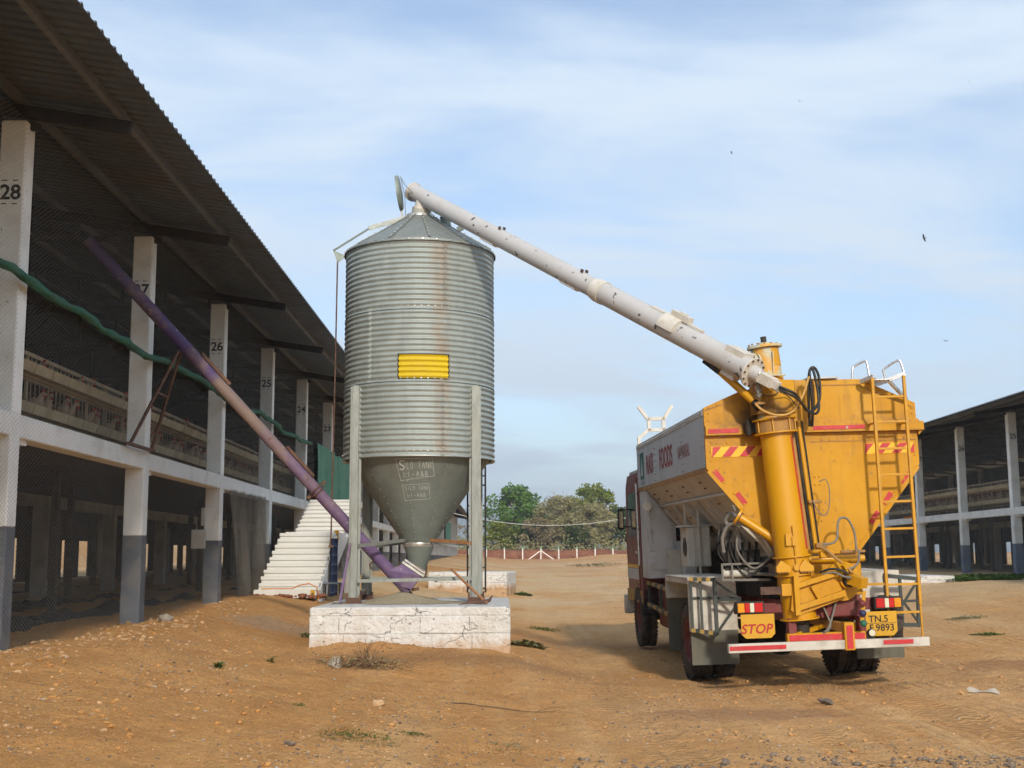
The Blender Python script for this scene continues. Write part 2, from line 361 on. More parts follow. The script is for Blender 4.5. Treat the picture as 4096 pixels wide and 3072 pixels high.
col = h.mix(h.mth('MULTIPLY', peb, .8), col, h.mix(sc3.outputs[0], (.50,.33,.18), (.30,.21,.13)))
def stain(cx, cy, sx, sy):
    dx = h.mth('DIVIDE', h.mth('SUBTRACT', h.x, cx), sx); dy = h.mth('DIVIDE', h.mth('SUBTRACT', h.y, cy), sy)
    d = h.mth('ADD', h.mth('SQRT', h.mth('ADD', h.mth('MULTIPLY', dx, dx), h.mth('MULTIPLY', dy, dy))), h.mth('MULTIPLY', h.mth('SUBTRACT', b, .5), 2.2)); return h.rng(d, 1.05, .35, 0, 1, 'SMOOTHSTEP')
for cx, cy, sx, sy, am, sc_ in ((2.5, 13.3, 1.5, .75, .55, (.30,.155,.085)), (-.6, 16.9, 2.6, .9, .6, (.33,.17,.075)), (7.2, 17.5, 1.6, .9, .5, (.36,.16,.07)), (-3.6, 20.8, 1.4, 1.2, .45, (.34,.30,.24)), (1.2, 23.5, 1.8, 2., .4, (.42,.20,.08))):
    col = h.mix(h.mth('MULTIPLY', stain(cx, cy, sx, sy), am), col, sc_)
tr2 = h.new('ShaderNodeTexWave', wave_type='BANDS', bands_direction='DIAGONAL'); tr2.inputs['Scale'].default_value = 2.6; tr2.inputs['Distortion'].default_value = 3.5; tr2.inputs['Detail'].default_value = 3; h.lk(stretch(h, 1., .35, 1, R(38)), tr2.inputs['Vector'])
tm = h.mth('MULTIPLY', h.mth('MULTIPLY', h.rng(tr2.outputs[1], .62, .95), h.rng(h.x, 2.8, 4.2)), h.rng(h.noise(h.co, .6, 3), .45, .6))
col = h.mix(h.mth('MULTIPLY', tm, .45), col, (.30,.135,.05))
xr = h.mth('ADD', h.mth('ADD', h.x, h.mth('MULTIPLY', h.mth('SINE', h.mth('MULTIPLY', h.y, .09)), .25)), h.mth('MULTIPLY', h.mth('SUBTRACT', h.y, 16.), .02))
rut = None
for xc in (1.55, 3.0, 4.7, 6.2):
    m_ = h.rng(h.mth('ABSOLUTE', h.mth('SUBTRACT', xr, xc)), .30, .20); rut = m_ if rut is None else h.mth('MAXIMUM', rut, m_)
rut = h.mth('MULTIPLY', h.mth('MULTIPLY', rut, h.rng(h.y, 34, 22)), h.rng(h.noise(h.co, .55, 4, .6), .44, .56))
lug = h.mth('SINE', h.mth('ADD', h.mth('MULTIPLY', h.y, 58.), h.mth('MULTIPLY', h.mth('SINE', h.mth('MULTIPLY', xr, 26.)), 2.2)))
tread = h.mth('MULTIPLY', rut, h.rng(lug, -.2, .4))
col = h.mix(h.mth('MULTIPLY', tread, .35), col, (.36,.18,.065)); col = h.mix(h.mth('MULTIPLY', h.mth('SUBTRACT', rut, tread), .3), col, (.74,.45,.20))
hgt = h.mth('SUBTRACT', h.mth('ADD', h.mth('MULTIPLY', b, .6), h.mth('ADD', h.mth('MULTIPLY', c, .55), h.mth('MULTIPLY', peb, .35))), h.mth('MULTIPLY', tread, .35))
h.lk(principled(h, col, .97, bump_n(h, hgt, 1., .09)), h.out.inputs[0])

h = nodes_mat('red_bank')
a = h.noise(h.co, .9, 6, .65); col = h.mix(h.rng(a, .35, .65), (.21,.075,.042), (.31,.135,.075)); col = h.mix(h.rng(h.noise(h.co, 3., 4), .55, .7, 0, .7), col, (.15,.05,.03))
h.lk(principled(h, col, 1., bump_n(h, a, 1., .4)), h.out.inputs[0])
h = nodes_mat('hill_scrub')
col = h.mix(h.rng(h.noise(h.co, .004, 7, .65), .35, .65), (.05,.07,.04), (.11,.10,.06)); h.lk(principled(h, col, 1.), h.out.inputs[0])

# wire netting: thin woven wires, open between
def netting(name, cell, wire, col, speck=.0, axis='y', slope=.62):
    h = nodes_mat(name)
    wob = h.mth('MULTIPLY', h.noise(h.co, 1.3, 3), .04)
    u = h.mth('ADD', {'y': h.y, 'x': h.x}[axis], wob); v = h.mth('ADD', h.z, wob)
    k = 1./cell
    p1 = h.mth('FRACT', h.mth('MULTIPLY', h.mth('ADD', u, h.mth('MULTIPLY', v, slope)), k)); p2 = h.mth('FRACT', h.mth('MULTIPLY', h.mth('SUBTRACT', u, h.mth('MULTIPLY', v, slope)), k))
    wmask = h.mth('MAXIMUM', h.mth('LESS_THAN', p1, wire), h.mth('LESS_THAN', p2, wire))
    if speck:
        fl = h.noise(stretch(h, 7., 7., 3.2), 1., 4, .6); dust = h.noise(stretch(h, .5, .5, .35), 1., 4)
        wmask = h.mth('MAXIMUM', wmask, h.mth('MULTIPLY', h.rng(fl, .71, .74), speck))
        wmask = h.mth('MAXIMUM', wmask, h.mth('MULTIPLY', h.rng(dust, .5, .8), .05))
    d = h.new('ShaderNodeBsdfDiffuse'); d.inputs[0].default_value = (*col, 1)
    tr = h.new('ShaderNodeBsdfTransparent'); mx = h.new('ShaderNodeMixShader'); h.lk(wmask, mx.inputs[0]); h.lk(tr.outputs[0], mx.inputs[1]); h.lk(d.outputs[0], mx.inputs[2])
    h.lk(mx.outputs[0], h.out.inputs[0])
netting('wire_net', .095, .062, (.30,.29,.265), .7, 'y', 1.75)
netting('fine_net', .016, .10, (.05,.048,.045), .3)
netting('torn_net', .02, .20, (.20,.185,.16), 1.)

# silo shell: galvanised with rust bleeding from one bolted seam
def silo_mat(name, base, rough, metal):
    h = nodes_mat(name)
    n = h.noise(h.co, 5., 5); col = h.mix(h.rng(n, .3, .7), tuple(c*.88 for c in base), tuple(c*1.1 for c in base))
    an = h.mth('ARCTAN2', h.x, h.y); ti = h.mth('FLOOR', h.mth('MULTIPLY', h.mth('SUBTRACT', h.z, 2.21), .893))
    wn = h.new('ShaderNodeTexWhiteNoise', noise_dimensions='2D'); cb = h.new('ShaderNodeCombineXYZ'); h.lk(h.mth('FLOOR', h.mth('ADD', h.mth('MULTIPLY', an, 1.03), h.mth('MULTIPLY', ti, .43))), cb.inputs[0]); h.lk(ti, cb.inputs[1]); h.lk(cb.outputs[0], wn.inputs[0])
    col = h.mix(h.mth('MULTIPLY', wn.outputs[0], .35), col, tuple(c*.78 for c in base))
    st = h.noise(stretch(h, 9., 9., .9), 1., 5, .6); col = h.mix(h.rng(st, .48, .75, 0, .45), col, tuple(c*.62 for c in base))
    sp = h.noise(h.co, 60., 2); col = h.mix(h.rng(sp, .45, .6, 0, .3), col, tuple(c*.72 for c in base))
    band = h.mth('MULTIPLY', h.rng(h.mth('ABSOLUTE', h.mth('SUBTRACT', h.x, h.rng(h.z, 2.3, 5.7, .43, .38))), .22, .02, 0, 1, 'SMOOTHSTEP'), h.mth('LESS_THAN', h.y, 0.))
    blot = h.rng(h.noise(stretch(h, 3.5, 3.5, 5.), 1., 5, .65), .34, .58)
    rust = h.mth('MULTIPLY', h.mth('MULTIPLY', band, blot), h.rng(h.noise(h.co, .9, 3), .36, .5, .2, .85))
    col = h.mix(h.mth('MULTIPLY', rust, .58), col, (.34,.225,.135))
    p = principled(h, col, h.rng(n, .3, .7, rough-.06, rough+.08), None, metal); h.lk(p, h.out.inputs[0])
silo_mat('silo_shell', (.365,.405,.38), .52, .25)

h = nodes_mat('plaid')
def stripe(v, k, w_): return h.mth('LESS_THAN', h.mth('FRACT', h.mth('MULTIPLY', v, k)), w_)
col = h.mix(h.mth('MULTIPLY', h.mth('ADD', stripe(h.y, 5., .4), stripe(h.z, 5., .4)), .5), (.018,.024,.05), (.045,.062,.12))
col = h.mix(h.mth('MULTIPLY', h.mth('MAXIMUM', stripe(h.y, 5., .06), stripe(h.z, 5., .06)), .6), col, (.26,.30,.36))
h.lk(principled(h, col, .95), h.out.inputs[0])

# whitewashed rubble masonry: cracked, patchy, mud-splashed at the foot
h = nodes_mat('plinth_white')
n = h.noise(h.co, 6., 5, .7); col = h.mix(h.rng(n, .35, .65), (.68,.67,.64), (.78,.77,.745))
wv = h.new('ShaderNodeVectorMath', operation='ADD'); h.lk(stretch(h, 1.5, 1.5, 3.2), wv.inputs[0])
nz = h.new('ShaderNodeTexNoise'); nz.inputs['Scale'].default_value = 5.; nz.inputs['Detail'].default_value = 4; h.lk(h.co, nz.inputs['Vector'])
vs2 = h.new('ShaderNodeVectorMath', operation='SCALE'); h.lk(nz.outputs[1], vs2.inputs[0]); vs2.inputs[3].default_value = .55; h.lk(vs2.outputs[0], wv.inputs[1])
vo = h.new('ShaderNodeTexVoronoi', feature='DISTANCE_TO_EDGE'); vo.inputs['Scale'].default_value = 1.15; h.lk(wv.outputs[0], vo.inputs['Vector'])
crack = h.mth('MULTIPLY', h.rng(vo.outputs[0], .012, .003), h.rng(h.noise(h.co, 2.3, 3), .50, .62))
col = h.mix(h.mth('MULTIPLY', crack, .38), col, (.26,.22,.15))
chip = h.rng(h.noise(h.co, 17., 4, .6), .655, .69); col = h.mix(h.mth('MULTIPLY', chip, .8), col, (.33,.28,.19))
stn = h.rng(h.noise(stretch(h, 3., 3., .6), 1., 5, .65), .52, .74, 0, .4); col = h.mix(stn, col, (.47,.40,.29))
mud = h.rng(h.mth('ADD', h.z, h.mth('MULTIPLY', h.mth('SUBTRACT', h.noise(h.co, 3.2, 5, .7), .5), .6)), .20, -.02); col = h.mix(h.mth('MULTIPLY', mud, .85), col, (.52,.31,.14))
hg = h.mth('SUBTRACT', h.mth('MULTIPLY', h.noise(h.co, 9., 5, .7), 1.), h.mth('ADD', h.mth('MULTIPLY', crack, 1.2), h.mth('MULTIPLY', chip, .5)))
h.lk(principled(h, col, .9, bump_n(h, hg, 1., .06)), h.out.inputs[0])

# truck paint: orange-yellow, dust-faded, with dark brown round the slewing ring and runs below the ledge
h = nodes_mat('yellow_truck')
n = h.noise(h.co, 1.4, 4, .6); col = h.mix(h.rng(n, .36, .64), (.515,.240,.003), (.595,.295,.008))
col = h.mix(h.rng(h.noise(stretch(h, 1.3, 1.3, .9), 1., 4, .6), .50, .68, 0, .42), col, (.61,.365,.085))
run = h.mth('MULTIPLY', h.rng(h.noise(stretch(h, 15., 15., .9), 1., 4, .6), .54, .72), h.rng(h.noise(h.co, .9, 3), .38, .56))
col = h.mix(h.mth('MULTIPLY', run, .55), col, (.30,.145,.022))
led = h.mth('MULTIPLY', h.rng(h.z, 2.80, 3.04), h.rng(h.z, 3.07, 3.04)); led2 = h.mth('MULTIPLY', h.rng(h.z, 3.30, 3.16), h.rng(h.z, 3.1, 3.15))
col = h.mix(h.mth('MULTIPLY', h.mth('MULTIPLY', h.mth('MAXIMUM', led, led2), h.rng(h.noise(h.co, 6., 4, .7), .42, .62)), .6), col, (.26,.14,.05))
gx_ = h.mth('DIVIDE', h.mth('ADD', h.x, .62), .52); gz_ = h.mth('DIVIDE', h.mth('SUBTRACT', h.z, 3.27), .30)
gd = h.mth('ADD', h.mth('SQRT', h.mth('ADD', h.mth('MULTIPLY', gx_, gx_), h.mth('MULTIPLY', gz_, gz_))), h.mth('MULTIPLY', h.mth('SUBTRACT', h.noise(h.co, 3.5, 5, .65), .5), 1.8))
col = h.mix(h.rng(gd, 1.05, .25, 0, .8, 'SMOOTHSTEP'), col, (.10,.055,.028))
col = h.mix(h.rng(h.noise(h.co, 15., 3, .6), .665, .69, 0, .75), col, (.28,.15,.05)); col = h.mix(h.rng(h.noise(h.co, 34., 2, .5), .69, .72, 0, .7), col, (.20,.10,.03))
pb = h.new('ShaderNodeBsdfPrincipled'); h.lk(col, pb.inputs['Base Color']); h.lk(h.rng(n, .3, .7, .42, .6), pb.inputs['Roughness']); pb.inputs['Specular IOR Level'].default_value = .3
h.lk(bump_n(h, h.noise(h.co, 2.6, 3), .35, .03), pb.inputs['Normal']); h.lk(pb.outputs[0], h.out.inputs[0])

# auger paint: purple, bleached to dusty rust half way up, indigo towards the upper end
h = nodes_mat('purple_paint')
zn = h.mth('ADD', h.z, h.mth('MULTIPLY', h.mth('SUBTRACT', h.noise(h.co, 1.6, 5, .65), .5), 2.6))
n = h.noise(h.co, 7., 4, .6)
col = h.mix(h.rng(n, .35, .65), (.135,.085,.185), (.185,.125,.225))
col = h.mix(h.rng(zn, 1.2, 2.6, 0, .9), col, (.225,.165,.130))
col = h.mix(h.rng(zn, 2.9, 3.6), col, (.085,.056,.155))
side = h.noise(stretch(h, 2., 2., 2.), 1., 5, .7); col = h.mix(h.rng(side, .52, .66, 0, .5), col, (.27,.19,.14))
col = h.mix(h.rng(h.noise(h.co, 16., 3, .6), .66, .69, 0, .8), col, (.36,.33,.30)); col = h.mix(h.rng(h.noise(h.co, 11., 3, .6), .67, .70, 0, .9), col, (.11,.06,.04))
h.lk(principled(h, col, .55, bump_n(h, n, .3, .01)), h.out.inputs[0])

def leaf_mat(name, c0, c1, s=.45):
    h = nodes_mat(name); oi = h.new('ShaderNodeObjectInfo')
    n = h.noise(h.co, s, 4); n2 = h.noise(h.co, 6., 2)
    col = h.mix(h.rng(h.mth('ADD', h.mth('MULTIPLY', n, .7), h.mth('MULTIPLY', n2, .3)), .36, .64), c0, c1)
    d = h.new('ShaderNodeBsdfDiffuse'); h.lk(col, d.inputs[0]); tr = h.new('ShaderNodeBsdfTranslucent'); h.lk(col, tr.inputs[0])
    mx = h.new('ShaderNodeMixShader'); mx.inputs[0].default_value = .28; h.lk(d.outputs[0], mx.inputs[1]); h.lk(tr.outputs[0], mx.inputs[2]); h.lk(mx.outputs[0], h.out.inputs[0])
leaf_mat('leaf_green', (.07,.15,.03), (.17,.29,.07)); leaf_mat('leaf_yellow', (.13,.18,.03), (.26,.29,.06)); leaf_mat('leaf_olive', (.25,.24,.11), (.43,.39,.20)); leaf_mat('leaf_dark', (.04,.075,.02), (.10,.14,.045)); leaf_mat('leaf_tan', (.22,.185,.10), (.34,.28,.16)); leaf_mat('leaf_weed', (.055,.11,.025), (.13,.19,.055), 3.)

# ------------------------------------------------------------------ ground
def sstep(a, b, x):
    t = min(1, max(0, (x-a)/(b-a))); return t*t*(3-2*t)
def ground_z(x, y, fine=True):
    z = -.08 + .0105*max(0., min(y, 172.)-16.)
    z += .025*(max(1., min(7., x))-3.9)*(1-sstep(30, 60, y))
    z += .60*sstep(1.8, -5.6, x) + .08*sstep(-2.6, -4.6, x)*sstep(10, 13, y)
    wp = math.exp(-((x+1.3)/2.1)**4-((y-18.3)/2.6)**4); z = z*(1-wp)+.215*wp
    z += .16*math.exp(-((x+4.4)/1.6)**2-((y-25.5)/3.)**2)
    z += .60*sstep(7., 15., x)
    z *= 1 if y < 172 else 1
    if fine:
        v = Vector((x, y, 0))
        z += .055*noise.noise(v*.35) + .03*noise.noise(v*1.1+Vector((5,2,0))) + .018*noise.noise(v*3.1) + .011*noise.noise(v*7.)
        z += .13*math.exp(-((x+1.9)/.75)**2-((y-17.75)/.35)**2)*(1+.5*noise.noise(v*4.)) + .05*math.exp(-((x+.6)/1.2)**2-((y-17.7)/.4)**2)
        for xc, wd, dp in ((1.55,.28,.05),(3.0,.30,.06),(4.7,.30,.06),(6.2,.3,.05)):
            xx = x + .25*math.sin(y*.09) + .02*(y-16)
            z -= dp*math.exp(-((xx-xc)/wd)**2)*(.6+.4*noise.noise(Vector((xc, y*.3, 0))))*sstep(60, 20, y)
        z += .05*math.exp(-((x+4.6)/.7)**2)*(noise.noise(v*.9)+.5) + .035*abs(noise.noise(v*1.9+Vector((3,7,0)))) + .02*abs(noise.noise(v*4.3))
    return z
def lines(segs):
    out = []
    for a_, b_, st in segs: out += list(np.arange(a_, b_, st))
    return out + [segs[-1][1]]
gx = lines([(-4000,-1000,1000),(-1000,-200,200),(-200,-60,20),(-60,-16,2.),(-16,-7,.4),(-7,8.5,.085),(8.5,22,.3),(22,70,3),(70,250,20),(250,1000,250),(1000,4000,1000)])
gy = lines([(-60,-10,5),(-10,7.5,.5),(7.5,22,.085),(22,34,.18),(34,60,.5),(60,180,2.),(180,400,20),(400,1000,200),(1000,5000,1000)])
V = []
for y in gy:
    for x in gx:
        V.append((x, y, ground_z(x, y, -16 < x < 26 and 0 < y < 90)))
nx = len(gx); F = [(j*nx+i, j*nx+i+1, (j+1)*nx+i+1, (j+1)*nx+i) for j in range(len(gy)-1) for i in range(nx-1)]
b = MB(); b.add(V, F, True); o = b.build('ground', M['earth']); tag(o, kind='structure')

# hills on the skyline
b = MB()
def hill(u, v):
    x = -2600+5600*u; pk = 150+34*noise.noise(Vector((u*5, 3, 0)))+22*noise.noise(Vector((u*14, 8, 0)))+30*math.exp(-((x-760)/170)**2)
    return (x, 3300+700*v, -4+pk*math.sin(math.pi*min(1, v*1.0))**.8*(1+.15*noise.noise(Vector((u*40, v*6, 0)))))
b.grid(hill, 160, 14); o = b.build('hills', M['hill_scrub']); tag(o, kind='structure')

# red earth bank behind the far fence, and the bank seen through the left house
b = MB()
def bank(u, v):
    x = -14+64*u; return (x, 166.6+3.5*v, 1.25+1.45*min(1, v*1.8)+.22*noise.noise(Vector((x*.35, v*3, 0)))+.1*noise.noise(Vector((x*1.5, v*6, 4))))
b.grid(bank, 130, 10); o = b.build('earth_bank', M['red_bank']); tag(o, kind='structure')
b = MB()
def bank2(u, v):
    y = 10+150*u; return (-22.5-4*v, y, .3+2.6*min(1, v*1.5)+.25*noise.noise(Vector((y*.3, v*3, 7))))
b.grid(bank2, 150, 8); o = b.build('earth_bank', M['earth']); tag(o, kind='structure')

# gravel: loose pebbles over the yard, far too many to count
rg = random.Random(3); b = MB(); b2 = MB()
def stones(bb, n, xr, yr, rr, pw=1., mask=None):
    k = 0
    while k < n:
        x = rg.uniform(*xr); y = yr[0]+(yr[1]-yr[0])*rg.random()**pw
        if abs(x) > .46*y+1: continue
        if mask and rg.random() > mask(x, y): k += .25; continue
        r = rr[0]*(rr[1]/rr[0])**(rg.random()**2.2)
        bb.ico((x, y, ground_z(x, y)+r*.25), r, .25, (1, 1, .65), rg); k += 1
cl = lambda x, y: max(.04, min(1, 1.7*noise.noise(Vector((x*.7, y*.35, 2)))+.35))
stones(b, 8500, (-6, 6.5), (8.2, 19), (.004, .017), 1.4, cl)
stones(b, 700, (-5.6, -2), (9, 17), (.007, .032), 1.3, cl)
stones(b2, 4500, (-4.5, 5.5), (8.2, 18), (.004, .018), 1.5, cl)
stones(b2, 700, (.3, 4.2), (8.6, 10.4), (.008, .04), 1.)
stones(b, 700, (-5.5, -4.4), (10, 24), (.008, .045), 1.)
mat('pebble_tan', (.46,.29,.15), .95, var=.4, vs_=11); mat('pebble_grey', (.20,.155,.115), .95, var=.5, vs_=11)
b3 = MB(); stones(b3, 2200, (-6, 7), (8.4, 22), (.008, .036), 1.1, lambda x, y: max(.03, min(1, 2.2*noise.noise(Vector((x*.5+9, y*.3, 5)))+.1)))
tag(b3.build('earth_clods', M['earth']), 'crumbled clods of the same orange earth lying over the yard', 'earth clods', kind='stuff')
tag(b.build('tan_pebbles', M['pebble_tan']), 'loose tan pebbles strewn over the dirt yard', 'gravel', kind='stuff')
tag(b2.build('grey_pebbles', M['pebble_grey']), 'loose grey and brown grit scattered on the dirt yard', 'gravel', kind='stuff')

# ------------------------------------------------------------------ far fence and trees
fz = 1.43
fe = thing('perimeter_fence', 'row of short white concrete fence posts with green tips before the red bank', 'fence', (5, 165, 1.4))
b = MB(); b.cbox(-.075, -.075, -.3, .075, .075, 1.45, .015); pm = b.mesh('post', M['post_white'])
b = MB(); b.box(-.078, -.078, 1.4501, .078, .078, 1.74); tm = b.mesh('post_tip', M['post_green'])
for k in range(-7, 17):
    x = .364+2.37*k; p = link('post', pm, fe, (x-5, rg.uniform(-.1,.1), 0), (rg.uniform(-.02,.02), rg.uniform(-.02,.02), 0)); link('post_tip', tm, p)
b = MB(); xb = .364+2.37*2
b.bar((xb-.1, 164.9, 1.4+1.15), (xb-1.75, 164.9, 1.35), .12, .12); b.build('brace', M['post_white'], fe, True)
b = MB(); b.bar((xb+.1, 164.9, 1.4+1.15), (xb+1.9, 164.9, 1.30), .12, .12); b.build('brace', M['post_white'], fe, True)
for zz_ in (.45, .95, 1.4):
    b = MB(); b.tube([(-16, 164.92, 1.4+zz_), (38, 164.92, 1.4+zz_)], .008, 4); b.build('wire', M['rust_steel'], fe, True)

def tree(name, label, loc, hgt, rx, blobs, nleaf, ls, leaf, trunk_h=.3, seed=1, bare=0, group=None):
    rd = random.Random(seed); t = thing(name, label, 'tree' if hgt > 4 else 'bush', loc, 0, group)
    b = MB(); top = Vector((rd.uniform(-.3,.3), 0, hgt*trunk_h))
    r0 = .035*hgt*.8
    b.tube([(0,0,-.4), (rd.uniform(-.1,.1), 0, hgt*trunk_h*.5), top], [r0, r0*.8, r0*.65], 8)
    cl = []
    for i in range(blobs):
        an = rd.uniform(0, 2*math.pi); q = math.sqrt(rd.random()); zf = rd.uniform(.28, .95); wd = math.sin(math.pi*min(.97, max(.12, zf*.92+.05)))**.7
        c = Vector((math.cos(an)*q*rx*wd, math.sin(an)*q*rx*wd*.8, hgt*zf)); cl.append((c, rd.uniform(.16, .30)*rx))
    for c, r in cl[:max(7, blobs//2)]:
        mid = top.lerp(c, .5)+Vector((rd.uniform(-.3,.3), rd.uniform(-.3,.3), rd.uniform(0,.4)))
        b.tube([top*.8, mid, c], [r0*.45, r0*.28, r0*.1], 5, False)
        for _ in range(3+bare):
            e = c+Vector((rd.gauss(0,1), rd.gauss(0,1), rd.gauss(.4,.8)))*r*.9; b.tube([mid.lerp(c, .6), c.lerp(e, .5)+Vector((0,0,.1)), e], [r0*.14, r0*.09, r0*.04], 4, False)
    b.build('trunk', M['bark'], t)
    b = MB(); vv = []; ff = []
    for i in range(nleaf):
        c, r = cl[rd.randrange(len(cl))]; d = Vector((rd.gauss(0,1), rd.gauss(0,1), rd.gauss(0,1))).normalized()*r*(rd.random()**.45)*1.15
        p = c+Vector((d.x, d.y, d.z*.8)); u = Vector((rd.gauss(0,1), rd.gauss(0,1), rd.gauss(0,.6))).normalized(); v_ = u.cross(Vector((rd.gauss(0,1), rd.gauss(0,1), rd.gauss(0,1)))).normalized()
        s_ = ls*rd.uniform(.6, 1.3); k = len(vv); vv += [p-u*s_, p+v_*s_*.55, p+u*s_, p-v_*s_*.55]; ff.append((k,k+1,k+2,k+3))
    b.add(vv, ff); b.build('crown', M[leaf], t); return t
G = 'trees beyond the far fence'
tree('leafy_tree', 'large dense green tree beside the black silo ladder, behind the far fence', (1.7, 175, 1.9), 9.7, 4.2, 70, 7500, .27, 'leaf_green', .25, 1, group=G)
tree('dry_acacia', 'wide tan-olive dry thorn tree with bare stems in the middle of the tree line', (8.2, 173, 1.9), 8.2, 3.9, 70, 9000, .18, 'leaf_olive', .3, 2, 5, G)
tree('leafy_tree', 'tall yellow-green tree with an open crown rising behind the dry thorn trees', (13.6, 182, 1.9), 10.6, 4.0, 46, 4200, .26, 'leaf_yellow', .35, 3, group=G)
tree('dry_acacia', 'olive dry thorn tree just left of the truck mirror', (12.4, 172, 1.9), 7.2, 3.5, 70, 8500, .18, 'leaf_olive', .25, 4, 4, G)
tree('leafy_tree', 'dark green bushy tree partly hidden by the truck cab', (16.2, 174, 1.9), 6.4, 3.0, 44, 4600, .22, 'leaf_dark', .22, 5, group=G)
tree('leafy_tree', 'low yellowish shrub at the foot of the large green tree', (-.2, 171.5, 1.9), 4.6, 2.7, 34, 3000, .18, 'leaf_yellow', .2, 6, group=G)
tree('dry_shrub', 'tan brushwood shrub with leaning stem between the green and the dry tree', (5.2, 171, 1.9), 5.2, 2.7, 44, 4600, .16, 'leaf_tan', .2, 7, 5, G)
tree('dry_shrub', 'grey-green shrub low in front of the dry thorn trees', (10.4, 170.6, 1.9), 4.2, 2.5, 36, 4000, .16, 'leaf_dark', .2, 8, 3, G)
tree('dry_acacia', 'thin bare pale tree beyond the end of the left poultry house', (-4.2, 176, 1.9), 6.2, 2.2, 26, 700, .14, 'leaf_tan', .3, 9, 6, G)
tree('leafy_tree', 'green tree line remnant far to the right behind the truck', (24, 178, 1.9), 8, 4, 50, 4200, .25, 'leaf_green', .3, 10, group=G)
tree('dry_acacia', 'dry olive tree behind the truck hopper', (19.5, 176, 1.9), 7.5, 3.2, 50, 3600, .18, 'leaf_olive', .3, 11, 4, G)
tree('dry_acacia', 'broad olive thorn tree filling the gap behind the large green tree', (5.0, 178, 1.9), 7.6, 3.6, 60, 6500, .19, 'leaf_olive', .25, 21, 3, G)
tree('leafy_tree', 'yellow-green round tree behind the middle of the dry thorn trees', (10.6, 180, 1.9), 8.4, 3.4, 50, 4200, .22, 'leaf_yellow', .3, 22, group=G)
tree('leafy_tree', 'mid green bush between the large green tree and its yellowish shrub', (3.9, 172.5, 1.9), 4.8, 2.6, 40, 4200, .2, 'leaf_dark', .2, 23, group=G)
# scrub mass along the bank
b = MB(); rd = random.Random(12)
for i in range(9000):
    x = rd.uniform(-12, 40); y = rd.uniform(168.5, 173); z = 2.3+abs(rd.gauss(0, 1.0)); u = Vector((rd.gauss(0,1), rd.gauss(0,1), rd.gauss(0,1))).normalized()*.17; v_ = u.orthogonal()*.5
    p = Vector((x, y, z)); b.add([p-u, p+v_, p+u, p-v_], [(0,1,2,3)])
tag(b.build('scrub', M['leaf_olive']), 'low dry scrub growing along the top of the red bank', 'scrub', kind='stuff')
# ------------------------------------------------------------------ poultry houses
# local frame: pillar outer faces at x=0, house towards -x, y along the house, z up
PW, PD, PTOP, PAINT, BEAM0, BEAM1 = .285, .27, 6.44, 1.87, 2.86, 3.12
HALF = 5.3
def roof_z(x): return 6.50 + .16*(1.55-(x if x > -HALF else -2*HALF-x))

